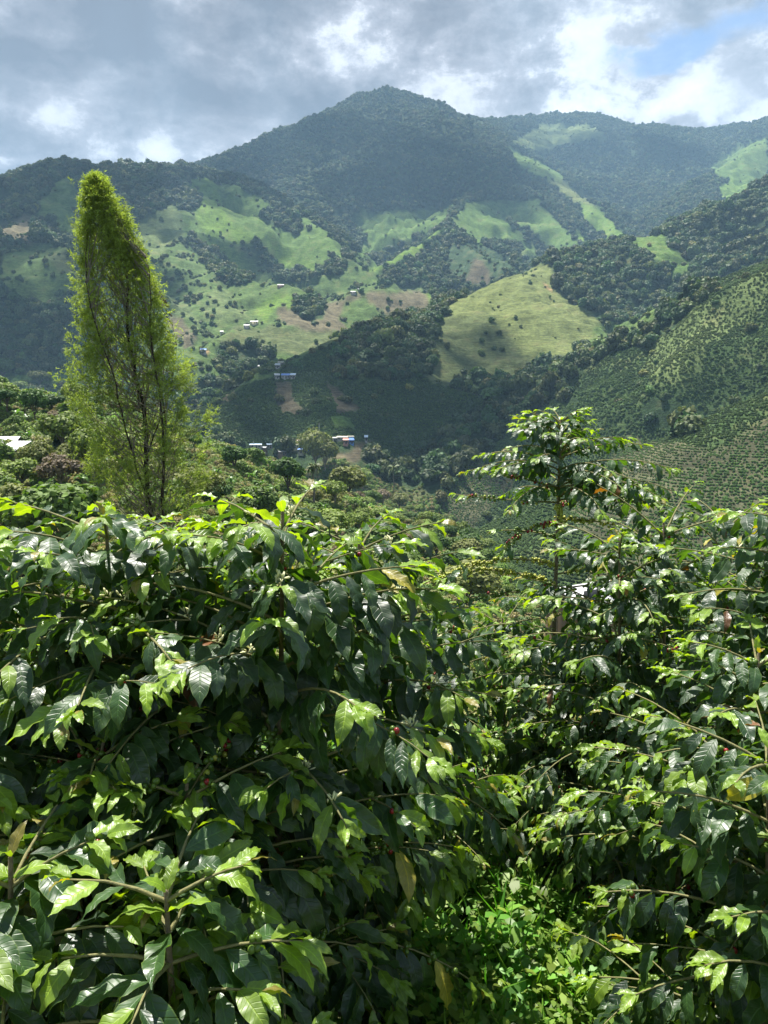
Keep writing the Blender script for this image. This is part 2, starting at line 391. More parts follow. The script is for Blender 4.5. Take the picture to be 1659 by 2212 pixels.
def inpoly(px, py, poly):
    c = np.zeros(px.shape, bool)
    n = len(poly)
    for i in range(n):
        x1, y1 = poly[i]; x2, y2 = poly[(i + 1) % n]
        if y1 == y2: continue
        k = (y1 > py) != (y2 > py)
        c ^= k & (px < (x2 - x1) * (py - y1) / (y2 - y1) + x1)
    return c


def cover(x, y, z):
    px, py = proj(x, y, z)
    w = np.clip(900 / np.maximum(np.hypot(x, y), 1), 0.28, 1.0)
    px = px + w * (14 * fbm(x / 38, y / 38, 4, 21) + 7 * fbm(x / 7, y / 7, 2, 23)); py = py + w * (11 * fbm(x / 38, y / 38, 4, 22) + 5 * fbm(x / 7, y / 7, 2, 24))
    r = np.hypot(x, y)
    c = np.full(x.shape, FOREST)
    for cl, d0, d1, fr, pl in COVER:
        q = [fr(*p) for p in pl]
        k = (y > d0) & (y < d1)
        if not k.any(): continue
        kk = np.zeros(x.shape, bool)
        kk[k] = inpoly(px[k], py[k], q)
        c[kk] = cl
    # our own hillside
    near = (y < 440) & (z > -75) & (px < 860 + np.clip((py - 1000), 0, 300) * 0.9) & (py > 760)
    c[near & (c != ORANGE)] = NEAR
    c[(r < 130)] = np.where(c[(r < 130)] == ORANGE, ORANGE, NEAR)
    return c


# polar sheet
def build_ground():
    ang = np.concatenate([np.linspace(-180, -48, 34)[:-1], np.linspace(-48, -30, 60)[:-1], np.linspace(-30, 30, 780)[:-1], np.linspace(30, 48, 60)[:-1], np.linspace(48, 180, 34)])
    ang = np.radians(ang)
    rad = np.concatenate([[0.02], np.exp(np.linspace(math.log(0.4), math.log(120), 230))[:-1], np.exp(np.linspace(math.log(120), math.log(5200), 1050)), []])
    A, R = np.meshgrid(ang, rad)           # rows = radii
    X = np.sin(A) * R; Y = np.cos(A) * R
    Z = np.empty_like(X)
    for i in range(0, X.shape[0], 64):
        Z[i:i + 64] = Hgt(X[i:i + 64], Y[i:i + 64])
    C = np.empty(X.shape, int)
    for i in range(0, X.shape[0], 64):
        C[i:i + 64] = cover(X[i:i + 64], Y[i:i + 64], Z[i:i + 64])
    # sight line test per column
    el = Z / np.maximum(R, 0.5)
    return ang, rad, X, Y, Z, C, np.maximum.accumulate(el, axis=0)


ang, rad, GX, GY, GZ, GC, GEL = build_ground()
print("terrain", GX.shape, round(time.time() - T0, 1))
nr, na = GX.shape
SUNV = np.array(SUN_DIR)


def mesh_np(name, V, F, smooth=False, mats=(), colors=None, uvs=None, attr='tint'):
    """V (n,3), F (m,k) all k-gons"""
    me = bpy.data.meshes.new(name)
    V = np.ascontiguousarray(V, dtype=np.float32); F = np.ascontiguousarray(F, dtype=np.int32)
    me.vertices.add(len(V)); me.vertices.foreach_set('co', V.ravel())
    m, k = F.shape
    me.loops.add(m * k); me.loops.foreach_set('vertex_index', F.ravel())
    me.polygons.add(m)
    me.polygons.foreach_set('loop_start', np.arange(0, m * k, k, dtype=np.int32))
    if smooth: me.polygons.foreach_set('use_smooth', np.ones(m, bool))
    if colors is not None:
        ca = me.color_attributes.new(attr, 'FLOAT_COLOR', 'POINT')
        cc = np.ones((len(V), 4), np.float32); cc[:, :colors.shape[1]] = colors
        ca.data.foreach_set('color', cc.ravel())
    if uvs is not None:
        ul = me.uv_layers.new(name='uv')
        ul.data.foreach_set('uv', np.ascontiguousarray(uvs[F.ravel()], dtype=np.float32).ravel())
    for mt in mats: me.materials.append(mt)
    me.update(calc_edges=True)
    return me


def link(name, me, parent=None, loc=None, **props):
    o = bpy.data.objects.new(name, me)
    COL.objects.link(o)
    if parent is not None: o.parent = parent
    if loc is not None: o.location = loc
    for k, v in props.items(): o[k] = v
    return o


def new_mat(name):
    m = bpy.data.materials.new(name)
    m.use_nodes = True
    return m, NT(m.node_tree)


# ground material
gm, N = new_mat('ground_cover')
at = N.n('ShaderNodeAttribute', attribute_name='tint')
at2 = N.n('ShaderNodeAttribute', attribute_name='lay')
geo = N.n('ShaderNodeNewGeometry')
n1 = N.n('ShaderNodeTexNoise', {'Vector': (geo, 'Position'), 'Scale': 0.045, 'Detail': 8.0, 'Roughness': 0.65})
n2 = N.n('ShaderNodeTexNoise', {'Vector': (geo, 'Position'), 'Scale': 0.35, 'Detail': 6.0, 'Roughness': 0.7})
n3 = N.n('ShaderNodeTexNoise', {'Vector': (geo, 'Position'), 'Scale': 14.0, 'Detail': 4.0, 'Roughness': 0.7})
f1 = N.ramp((n1, 0), [(0.30, 0.58), (0.70, 1.55)])
f2 = N.ramp((n2, 0), [(0.30, 0.62), (0.72, 1.40)])
c = N.mix(1.0, at, f1, 'MULTIPLY')
c = N.mix(1.0, mo(c), f2, 'MULTIPLY')
sepn = N.n('ShaderNodeSeparateXYZ', {0: (geo, 'Position')})
tv_ = N.n('ShaderNodeCombineXYZ', {0: N.m('MULTIPLY', (sepn, 0), 0.10), 1: N.m('MULTIPLY', (sepn, 1), 0.10), 2: N.m('MULTIPLY', (sepn, 2), 1.3)})
n4 = N.n('ShaderNodeTexNoise', {'Vector': tv_, 'Scale': 1.0, 'Detail': 5.0, 'Roughness': 0.6})
c = N.mix(1.0, mo(c), N.ramp((n4, 0), [(0.32, 0.62), (0.68, 1.40)]), 'MULTIPLY')
tan = N.mix(N.ramp((n1, 0), [(0.52, 0.0), (0.66, 0.45)]), mo(c), (0.15, 0.125, 0.06))
bmp = N.n('ShaderNodeBump', {'Strength': 0.9, 'Distance': 1.4, 'Height': (n2, 0)})
bs_ = N.n('ShaderNodeBsdfPrincipled', {'Base Color': mo(tan), 'Roughness': 0.95, 'Normal': bmp, 'Specular IOR Level': 0.1})
N.n('ShaderNodeOutputMaterial', {0: bs_})


def build_ground_mesh():
    cols = np.array([CCOL[k] for k in range(14)])[GC.ravel()]
    # soften the outlines a little along each ring
    c3d = cols.reshape(nr, na, 3)
    for _ in range(3): c3d[1:-1, 1:-1] = (c3d[1:-1, 1:-1] * 2 + c3d[:-2, 1:-1] + c3d[2:, 1:-1] + c3d[1:-1, :-2] + c3d[1:-1, 2:]) / 6
    V = np.stack([GX, GY, GZ], -1).reshape(-1, 3)
    i = np.arange(nr - 1)[:, None] * na + np.arange(na - 1)[None, :]
    F = np.stack([i, i + 1, i + 1 + na, i + na], -1).reshape(-1, 4)[:, ::-1]
    me = mesh_np('ground', V, F, True, [gm], c3d.reshape(-1, 3))
    return link('ground', me, kind='structure', label='steep mountain terrain of ridges, pastures and cultivated slopes')


build_ground_mesh()

HAZE = 0.000145
CLOUD_OP = 0.28
CLOUDS = [(700, 360, 620, 330, 0.0), (960, 380, 330, 330, 0.0), (560, 420, 260, 170, 0.3), (1330, 330, 420, 260, 0.0), (120, 420, 300, 190, 0.0), (100, 620, 210, 210, 0.3),
          (830, 760, 170, 85, 0.1), (640, 865, 140, 55, 0.0), (950, 900, 110, 70, 0.2), (900, 1000, 80, 50, 0.0), (1100, 470, 120, 90, 0.3), (480, 560, 130, 50, 0.2), (1010, 745, 75, 42, 0.2)]


# ------------------------------------------------------------------ foliage building blocks
def rand_rot(n, rng, tilt=1.0):
    """n random rotation matrices (n,3,3); tilt<1 keeps the local z near up"""
    z = rng.normal(size=(n, 3)); z[:, 2] = np.abs(z[:, 2]) + (1 - tilt) * 2.0
    z /= np.linalg.norm(z, axis=1)[:, None]
    a = rng.normal(size=(n, 3))
    x = np.cross(a, z); x /= np.linalg.norm(x, axis=1)[:, None]
    y = np.cross(z, x)
    return np.stack([x, y, z], -1)


def stamp(tv, tf, pos, rot, scl):
    """copies of a small template (tv, tf) at pos with rotation matrices and sizes -> V, F"""
    n = len(pos)
    scl = np.asarray(scl, float)
    if scl.ndim == 1: scl = scl[:, None]
    s = scl[:, None, :] * tv[None]
    V = np.einsum('nij,nkj->nki', rot, s) + pos[:, None, :]
    F = tf[None] + (np.arange(n) * len(tv))[:, None, None]
    return V.reshape(-1, 3), F.reshape(-1, tf.shape[1])


# a bent leaf-clump card: two quads meeting in a ridge
CLUMP_V = np.array([(-1, -.55, -.18), (0, -.7, .12), (1, -.45, -.2), (1.05, .5, -.15), (.1, .75, .14), (-.9, .6, -.22)], float)
CLUMP_F = np.array([(0, 1, 4, 5), (1, 2, 3, 4)])
# a pointed single leaf of two quads
LEAF6_V = np.array([(0, 0, 0), (.45, -.26, .05), (1, 0, -.12), (.45, .26, .05)], float)
LEAF6_F = np.array([(0, 1, 2, 3)])


def ico(sub):
    import bmesh
    bm = bmesh.new()
    bmesh.ops.create_icosphere(bm, subdivisions=sub, radius=1.0)
    v = np.array([p.co[:] for p in bm.verts]); f = np.array([[q.index for q in p.verts] for p in bm.faces])
    bm.free()
    return v, f


ICO1 = ico(1); ICO2 = ico(2); ICO3 = ico(3)


def merge(parts):
    """[(V, F, color or None)] with equal face size"""
    Vs, Fs, Cs = [], [], []
    o = 0
    for V, F, c in parts:
        Vs.append(V); Fs.append(F + o); o += len(V)
        c = np.asarray(c, float)
        Cs.append(np.tile(c, (len(V), 1)) if c.ndim == 1 else c)
    return np.concatenate(Vs), np.concatenate(Fs), np.concatenate(Cs)


def tri2quad(F):
    return np.concatenate([F, F[:, :1]], 1) if F.shape[1] == 3 else F


def crown(rng, lobes, nleaf, size, flat=0.8, core=0.78, pair=(0.75, 1.2)):
    """lobes: [(centre, radii)] -> V, F (quads), shade colours. Leaf clumps spread through the outer shell of every lobe."""
    parts = []
    tot = sum(r[0] * r[1] for _, r in lobes)
    for c, r in lobes:
        c = np.array(c); r = np.array(r)
        k = max(8, int(nleaf * r[0] * r[1] / tot))
        d = rng.normal(size=(k, 3)); d[:, 2] = d[:, 2] * 0.9 + 0.25
        d /= np.linalg.norm(d, axis=1)[:, None]
        rad = rng.uniform(0.70, 1.06, k) + 0.10 * np.sin(d[:, 0] * 7 + c[0]) * np.sin(d[:, 1] * 6 + c[1])
        pos = c + d * r * rad[:, None]
        z = d + rng.normal(size=(k, 3)) * 0.55; z[:, 2] += 0.35
        z /= np.linalg.norm(z, axis=1)[:, None]
        a = rng.normal(size=(k, 3)); x = np.cross(a, z); x /= np.linalg.norm(x, axis=1)[:, None]
        rot = np.stack([x, np.cross(z, x), z], -1)
        s = size * rng.uniform(0.55, 1.35, k)
        V, F = stamp(CLUMP_V, CLUMP_F, pos, rot, s)
        sh = np.repeat(rng.uniform(*pair, k), len(CLUMP_V))
        parts.append((V, F, np.stack([sh, sh, sh], -1)))
        if core:
            v, f = ICO1
            v = v * (1 + 0.25 * rng.normal(size=(len(v), 1)) * 0.5)
            parts.append((c + v * r * core, tri2quad(f), (0.7, 0.7, 0.7)))
    return merge(parts)


# foliage shaders -------------------------------------------------------
def leaf_mat(name, base, instancer=False, rough=0.6, trans=0.25, spec=0.25, gain=(1.25, 1.45, 0.55), objvar=0.0, bump=0.0):
    m, N = new_mat(name)
    at = N.n('ShaderNodeAttribute', attribute_name='tint')
    col = N.mix(1.0, at, base, 'MULTIPLY')
    if instancer:
        ai = N.n('ShaderNodeAttribute', attribute_name='itint', attribute_type='INSTANCER')
        col = N.mix(1.0, mo(col), ai, 'MULTIPLY')
    if objvar:
        oi = N.n('ShaderNodeObjectInfo')
        r = N.ramp((oi, 'Random'), [(0, 1 - objvar), (1, 1 + objvar)])
        col = N.mix(1.0, mo(col), r, 'MULTIPLY')
    b = N.n('ShaderNodeBsdfPrincipled', {'Base Color': mo(col), 'Roughness': rough, 'Specular IOR Level': spec})
    tcol = N.mix(1.0, mo(col), gain, 'MULTIPLY')
    t = N.n('ShaderNodeBsdfTranslucent', {0: mo(tcol)})
    mx = N.n('ShaderNodeMixShader', {0: trans, 1: b, 2: t})
    N.n('ShaderNodeOutputMaterial', {0: mx})
    return m


M_CANOPY = leaf_mat('canopy_leaves', (1, 1, 1), instancer=True, trans=0.22)


def template_collection(name, meshes):
    c = bpy.data.collections.new(name)
    for k, me in enumerate(meshes):
        o = bpy.data.objects.new(f"{me.name}", me)
        c.objects.link(o)
    return c


def scatter(name, pts, rot, scl, idx, tint, coll, kind='stuff', label='', category='', **props):
    """one object whose geometry nodes set a template on every point"""
    me = bpy.data.meshes.new(name)
    n = len(pts)
    me.vertices.add(n); me.vertices.foreach_set('co', np.ascontiguousarray(pts, np.float32).ravel())
    for nm, ty, arr in (('irot', 'FLOAT_VECTOR', rot), ('iscl', 'FLOAT_VECTOR', scl), ('itint', 'FLOAT_VECTOR', tint)):
        a = me.attributes.new(nm, ty, 'POINT'); a.data.foreach_set('vector', np.ascontiguousarray(arr, np.float32).ravel())
    a = me.attributes.new('iidx', 'INT', 'POINT'); a.data.foreach_set('value', np.ascontiguousarray(idx, np.int32))
    o = link(name, me, kind=kind, label=label, category=category, **props)
    g = bpy.data.node_groups.new(name, 'GeometryNodeTree')
    g.interface.new_socket('Geometry', in_out='INPUT', socket_type='NodeSocketGeometry')
    g.interface.new_socket('Geometry', in_out='OUTPUT', socket_type='NodeSocketGeometry')
    nd = g.nodes.new; L = g.links.new
    gi = nd('NodeGroupInput'); go = nd('NodeGroupOutput')
    ci = nd('GeometryNodeCollectionInfo'); ci.inputs['Collection'].default_value = coll
    ci.inputs['Separate Children'].default_value = True; ci.inputs['Reset Children'].default_value = True
    ip = nd('GeometryNodeInstanceOnPoints'); ip.inputs['Pick Instance'].default_value = True
    def A(nm, dt):
        q = nd('GeometryNodeInputNamedAttribute'); q.data_type = dt; q.inputs[0].default_value = nm
        return q.outputs[0]
    L(gi.outputs[0], ip.inputs['Points']); L(ci.outputs[0], ip.inputs['Instance'])
    L(A('iidx', 'INT'), ip.inputs['Instance Index'])
    e2r = nd('FunctionNodeEulerToRotation'); L(A('irot', 'FLOAT_VECTOR'), e2r.inputs[0])
    L(e2r.outputs[0], ip.inputs['Rotation']); L(A('iscl', 'FLOAT_VECTOR'), ip.inputs['Scale'])
    L(ip.outputs[0], go.inputs[0])
    md = o.modifiers.new('scatter', 'NODES'); md.node_group = g
    return o


# templates for far canopy: one crown of radius about 1
def canopy_meshes():
    out = []
    for k in range(6):
        rng = np.random.default_rng(100 + k)
        lob = [((0, 0, 0.75), (0.75, 0.75, 0.62))]
        for j in range(5):
            a = rng.uniform(0, 6.28)
            q = rng.uniform(0.35, 0.6)
            lob.append(((math.cos(a) * q, math.sin(a) * q, rng.uniform(0.45, 1.1)), (rng.uniform(0.36, 0.55),) * 2 + (rng.uniform(0.28, 0.42),)))
        V, F, Cc = crown(rng, lob, 330, 0.15, pair=(0.7, 1.25))
        out.append(mesh_np(f'canopy_{k}', V, F, False, [M_CANOPY], Cc))
    return out


CANOPY = template_collection('canopy', canopy_meshes())


def cell_samples(dens, rng, zone):
    """random ground points; dens = plants per square metre on every grid cell, zone = mask"""
    dth = np.gradient(ang); dr = np.gradient(rad)
    area = (rad * dr)[:, None] * dth[None, :]
    lam = np.where(zone, area * dens, 0)
    cnt = rng.poisson(np.clip(lam, 0, 50))
    ii, jj = np.nonzero(cnt)
    rep = cnt[ii, jj]
    ii = np.repeat(ii, rep); jj = np.repeat(jj, rep)
    a = ang[jj] + (rng.random(len(jj)) - 0.5) * dth[jj]; r = rad[ii] + (rng.random(len(ii)) - 0.5) * dr[ii]
    x = np.sin(a) * r; y = np.cos(a) * r
    # bilinear-ish height from the grid
    fi = np.interp(r, rad, np.arange(nr)); fj = np.interp(a, ang, np.arange(na))
    i0 = np.clip(fi.astype(int), 0, nr - 2); j0 = np.clip(fj.astype(int), 0, na - 2)
    u = fi - i0; v = fj - j0
    z = (GZ[i0, j0] * (1 - u) * (1 - v) + GZ[i0 + 1, j0] * u * (1 - v) + GZ[i0, j0 + 1] * (1 - u) * v + GZ[i0 + 1, j0 + 1] * u * v)
    return x, y, z, ii, jj, r


def seen(z, r, ii, jj, h):
    return (z + h) / r >= GEL[np.maximum(ii - 2, 0), jj] - 0.002


JIT = np.abs(np.degrees(ang))[None, :] < 37


def far_forest():
    rng = np.random.default_rng(5)
    R2 = np.broadcast_to(rad[:, None], GX.shape)
    base = JIT & (R2 > 300) & (R2 < 5000)
    nz = fbm(GX / 60, GY / 60, 3, 41); nz2 = fbm(GX / 25, GY / 25, 2, 43)
    # close woodland; grading into scattered trees elsewhere
    d = np.zeros(GX.shape)
    far = np.clip((R2 - 500) / 1500, 0, 1)
    wood = 0.025 - 0.008 * far
    d = np.where(GC == FOREST, wood, d)
    d = np.where(GC == SCRUB, 0.013 * np.clip(nz2 * 2.0 + 0.15, 0.02, 1) , d)
    d = np.where(GC == DARKF, 0.004, d)
    for cl, q in ((BRIGHT, 0.0009), (GRASS, 0.0008), (PALE, 0.0014), (OCHRE, 0.0022), (DRY_SHADED, 0.0018), (BROWN, 0.0022), (REDD, 0.002), (COFFEE, 0.0014), (SOILROWS, 0.0002)):
        d = np.where(GC == cl, q * (0.3 + 4.0 * np.clip(nz + nz2 * 0.7, 0, 1)), d)
    x, y, z, ii, jj, r = cell_samples(d, rng, base)
    cl = GC[ii, jj]
    k = seen(z, r, ii, jj, 10)
    qx, qy = proj(x, y, z)
    k &= ~((qx > 525) & (qx < 800) & (qy > 935) & (qy < 1030) & (rng.random(len(x)) < 0.88))
    x, y, z, cl, r = x[k], y[k], z[k], cl[k], r[k]
    n = len(x)
    big = (cl == FOREST)
    s = np.where(big, rng.uniform(3.2, 8.2, n), rng.uniform(1.5, 4.2, n))
    s = np.where(cl == OCHRE, rng.uniform(0.6, 2.6, n), s)
    s = np.where(cl == SCRUB, rng.uniform(1.6, 4.6, n), s)
    s = s * np.where(big, 0.8 + 0.3 * np.clip((r - 500) / 1200, 0, 1), 1)
    s = s * (1 - 0.22 * np.clip((r - 1200) / 1200, 0, 1))
    gr = rng.normal(1, 0.2, n)
    base_c = np.where(big[:, None], (0.066, 0.112, 0.038), (0.092, 0.145, 0.042))
    t = base_c * gr[:, None]
    pal_ = rng.random(n) < 0.13
    t[pal_] *= (1.8, 1.5, 1.3)
    s = s * np.where(rng.random(n) < 0.08, 1.45, 1)
    t[:, 0] *= rng.uniform(0.8, 1.5, n); t[:, 2] *= rng.uniform(0.8, 1.3, n)
    pts = np.stack([x, y, z - 0.25 * s], -1)
    rot = np.stack([rng.normal(0, .12, n), rng.normal(0, .12, n), rng.uniform(0, 6.28, n)], -1)
    scl = np.stack([s, s, s * rng.uniform(0.8, 1.5, n)], -1)
    print('far trees', n, 'wood', big.sum())
    scatter('forest', pts, rot, scl, rng.integers(0, 6, n), t, CANOPY, label='dense dark forest and scattered far trees covering the mountain slopes', category='forest')


far_forest()


# ------------------------------------------------------------------ clouds high over the valley
cm, N = new_mat('cloud_vapour')
dif = N.n('ShaderNodeBsdfDiffuse', {0: (0.85, 0.87, 0.9, 1)})
tr = N.n('ShaderNodeBsdfTransparent')
N.n('ShaderNodeOutputMaterial', {0: N.n('ShaderNodeMixShader', {0: CLOUD_OP, 1: tr, 2: dif})})


def cloud(target, rx, ry, seed, turn=0.0, alt=2700):
    rng = np.random.default_rng(seed)
    t = (alt - target[2]) / SUNV[2]
    c = np.asarray(target) + SUNV * t
    parts = []
    n = 26
    for i in range(n):
        a = rng.uniform(0, 6.28); q = math.sqrt(rng.uniform(0, 1)) * 0.8
        u, v = math.cos(a) * q * rx, math.sin(a) * q * ry
        ca, sa = math.cos(turn), math.sin(turn)
        p = (u * ca - v * sa, u * sa + v * ca, rng.uniform(-10, 60))
        rr = min(rx, ry) * rng.uniform(0.22, 0.42)
        V, F = ICO3
        nn = 1 + 0.22 * np.sin(V[:, :1] * 5 + i) * np.sin(V[:, 1:2] * 4 + 2 * i) + 0.12 * np.sin(V[:, :1] * 13 + V[:, 2:] * 11 + i)
        parts.append((V * nn * (rr, rr, rr * 0.35) + p, F, (1, 1, 1)))
    V, F, _ = merge(parts)
    me = mesh_np('cloud', V, F, True, [cm])
    return link('cloud', me, loc=tuple(c), kind='structure', label='cloud high above the valley casting its shadow on the slopes')


for k, (px, py, rx, ry, tn) in enumerate(CLOUDS):
    cloud(hit(px, py, 300), rx, ry, 50 + k, tn)


# ------------------------------------------------------------------ shared solid materials
def plain(name, col, rough=0.8, spec=0.3, noise=0.25, nscale=6.0, metal=0.0, bump=0.0, coord='Object'):
    m, N = new_mat(name)
    t = N.n('ShaderNodeTexCoord')
    nz = N.n('ShaderNodeTexNoise', {'Vector': (t, coord), 'Scale': nscale, 'Detail': 6.0, 'Roughness': 0.65})
    r = N.ramp((nz, 0), [(0.25, 1 - noise), (0.75, 1 + noise)])
    c = N.mix(1.0, col, r, 'MULTIPLY')
    ins = {'Base Color': mo(c), 'Roughness': rough, 'Specular IOR Level': spec, 'Metallic': metal}
    if bump:
        ins['Normal'] = N.n('ShaderNodeBump', {'Strength': bump, 'Distance': 0.02, 'Height': (nz, 0)})
    N.n('ShaderNodeOutputMaterial', {0: N.n('ShaderNodeBsdfPrincipled', ins)})
    return m


M_BARK = plain('bark', (0.11, 0.085, 0.06), 0.9, 0.1, 0.45, 14, bump=0.8)
M_BARKG = plain('grey_bark', (0.20, 0.175, 0.14), 0.9, 0.1, 0.4, 9, bump=0.6)
M_DARKBARK = plain('dark_bark', (0.035, 0.028, 0.02), 0.9, 0.1, 0.4, 9, bump=0.6)


def tube(path, radii, k=6):
    """closed tube along a path -> V, F (quads)"""
    path = np.asarray(path, float); radii = np.asarray(radii, float)
    n = len(path)
    tn = np.gradient(path, axis=0); tn /= np.linalg.norm(tn, axis=1)[:, None] + 1e-9
    ref = np.array([0, 0, 1.0]) if abs(tn[0][2]) < 0.9 else np.array([1.0, 0, 0])
    u = np.cross(tn, ref); u /= np.linalg.norm(u, axis=1)[:, None] + 1e-9
    v = np.cross(tn, u)
    a = np.arange(k) * 2 * math.pi / k
    ring = path[:, None, :] + radii[:, None, None] * (np.cos(a)[None, :, None] * u[:, None, :] + np.sin(a)[None, :, None] * v[:, None, :])
    V = ring.reshape(-1, 3)
    i = np.arange(n - 1)[:, None] * k; j = np.arange(k)[None, :]; j2 = (j + 1) % k
    F = np.stack([i + j, i + j2, i + k + j2, i + k + j], -1).reshape(-1, 4)
    V = np.concatenate([V, path[-1:] + tn[-1:] * radii[-1]])
    L = len(V) - 1; b = (n - 1) * k
    cap = np.array([(b + q, b + (q + 1) % k, L, L) for q in range(k)])
    return V, np.concatenate([F, cap])


def bez(p0, p1, p2, n):
    t = np.linspace(0, 1, n)[:, None]
    return (1 - t) ** 2 * np.asarray(p0, float) + 2 * t * (1 - t) * np.asarray(p1, float) + t * t * np.asarray(p2, float)


def mergeq(parts):
    Vs, Fs = [], []; o = 0
    for V, F in parts:
        Vs.append(V); Fs.append(tri2quad(F) + o); o += len(V)
    return np.concatenate(Vs), np.concatenate(Fs)


M_TREE = {k: leaf_mat(k + '_leaves', c, trans=0.28, objvar=0.18) for k, c in dict(
    dark=(0.070, 0.130, 0.030), mid=(0.120, 0.190, 0.038), olive=(0.185, 0.205, 0.060), light=(0.185, 0.245, 0.055), brown=(0.20, 0.155, 0.10), blue=(0.050, 0.095, 0.045)).items()}


def tree_meshes(seed, form, height, mat):
    """a trunk that forks into limbs and a crown built on their ends"""
    rng = np.random.default_rng(seed)
    H = height
    tr = []; lobes = []
    if form == 'round':
        th = 0.24 * H; R = 0.38 * H; nl = 11; zc = 0.52; fl = 0.9; size = 0.032
    elif form == 'umbrella':
        th = 0.34 * H; R = 0.44 * H; nl = 13; zc = 0.60; fl = 0.75; size = 0.030
    elif form == 'tall':
        th = 0.5 * H; R = 0.24 * H; nl = 9; zc = 0.68; fl = 0.7; size = 0.034
    elif form == 'conifer':
        th = 0.2 * H; R = 0.25 * H; nl = 0; zc = 0.5; fl = 0.5; size = 0.03
    else:  # airy
        th = 0.4 * H; R = 0.4 * H; nl = 11; zc = 0.58; fl = 0.8; size = 0.030
    lean = rng.normal(0, 0.04, 2) * H
    top = np.array([lean[0], lean[1], th])
    tr.append(tube(bez((0, 0, -0.08 * H), (lean[0] * .2, lean[1] * .2, th * .5), top, 6), np.linspace(0.028, 0.020, 6) * H, 7))
    parts = None
    if form == 'conifer':
        tr.append(tube([(lean[0], lean[1], th), (lean[0], lean[1], H)], [0.02 * H, 0.003 * H], 6))
        P_, Z_ = [], []
        for z in np.linspace(0.15, 0.99, 17):
            r = R * (1.02 - z) ** 0.8 * rng.uniform(0.85, 1.15)
            nb = 9
            for j in range(nb):
                a = 6.28 * j / nb + rng.uniform(-.3, .3)
                for q in np.linspace(0.2, 1, 6):
                    P_.append((lean[0] + math.cos(a) * r * q, lean[1] + math.sin(a) * r * q, z * H - 0.25 * r * q + rng.normal(0, .01) * H))
        P_ = np.array(P_)
        V, F = stamp(CLUMP_V, CLUMP_F, P_, rand_rot(len(P_), rng, 0.4), np.full(len(P_), size * H * 1.5) * rng.uniform(.6, 1.3, len(P_)))
        sh = np.repeat(rng.uniform(0.7, 1.2, len(P_)), 6)
        cr = (V, F, np.stack([sh] * 3, -1))
    else:
        for j in range(nl):
            a = 6.28 * j / nl * 1.618 * 1.7 + rng.uniform(-.3, .3)
            q = math.sqrt((j + 0.3) / nl) * R * 0.72
            zz_ = H * zc + (1 - (q / R) ** 2) * H * (1 - zc) * 0.55 + rng.normal(0, 0.035) * H
            c = np.array([lean[0] + math.cos(a) * q, lean[1] + math.sin(a) * q, zz_])
            lr = R * rng.uniform(0.40, 0.62)
            lobes.append((c, (lr, lr, lr * fl * rng.uniform(0.85, 1.25))))
            tr.append(tube(bez(top * 0.92, (c + top) / 2 + (0, 0, 0.02 * H), c, 5), np.linspace(0.014, 0.004, 5) * H, 5))
        nleaf = {'airy': 2600, 'umbrella': 3600}.get(form, 3400)
        cr = crown(rng, lobes, nleaf, size * H, core=0 if form == 'airy' else 0.62, pair=(0.62, 1.3))
    TV, TF = mergeq(tr)
    return (mesh_np('trunk', TV, TF, True, [M_BARKG if form in ('umbrella', 'airy') else M_BARK]),
            mesh_np('crown', cr[0], cr[1], False, [mat], cr[2]))


KINDS = {
    'dark_round': ('round', 'dark', 'dark green round-crowned tree', 3),
    'mid_round': ('round', 'mid', 'mid green bushy tree', 3),
    'olive_umbrella': ('umbrella', 'olive', 'olive brown spreading tree', 3),
    'olive_round': ('round', 'olive', 'olive green round-crowned tree', 2),
    'light_airy': ('airy', 'light', 'pale green thin-leaved airy tree', 3),
    'brown_bare': ('airy', 'brown', 'half-bare reddish brown twiggy tree', 2),
    'dark_tall': ('tall', 'dark', 'narrow dark green tree', 2),
    'conifer': ('conifer', 'blue', 'dark conical conifer with drooping tiers', 1),
}
TREES = {k: [tree_meshes(300 + 17 * i + q * 5, v[0], 10.0, M_TREE[v[1]]) for q in range(v[3])] for i, (k, v) in enumerate(KINDS.items())}


def zof(x, y):
    return float(Hgt(np.array([x]), np.array([y]))[0])


def put_tree(kind, x, y, z, h, label, group=None, rz=None, wide=1.0, name=None, var=None):
    tm, cm_ = TREES[kind][random.randrange(len(TREES[kind])) if var is None else var]
    nm = name or ('conifer_tree' if kind == 'conifer' else 'broadleaf_tree')
    e = bpy.data.objects.new(nm, None); COL.objects.link(e)
    e.location = (x, y, z); e.rotation_euler = (0, 0, random.uniform(0, 6.28) if rz is None else rz)
    e.scale = (h / 10 * wide, h / 10 * wide, h / 10)
    e.empty_display_size = 0.5
    e['label'] = label; e['category'] = 'tree'
    if group: e['group'] = group
    for pn, me in (('trunk', tm), ('crown', cm_)):
        link(pn, me, parent=e)
    return e


def at_base(px, py, dmin=28):
    return hit(px, py, dmin)


def height_px(p, px_tall):
    return px_tall / FPX * p[1] * 1.02


c5 = lambda x, y: (493.7 + x / 5.04, 905.2 + y / 5.04)
c6 = lambda x, y: (x / 5.76, 768 + y / 5.76)
GRP = 'trees on the near hillside'
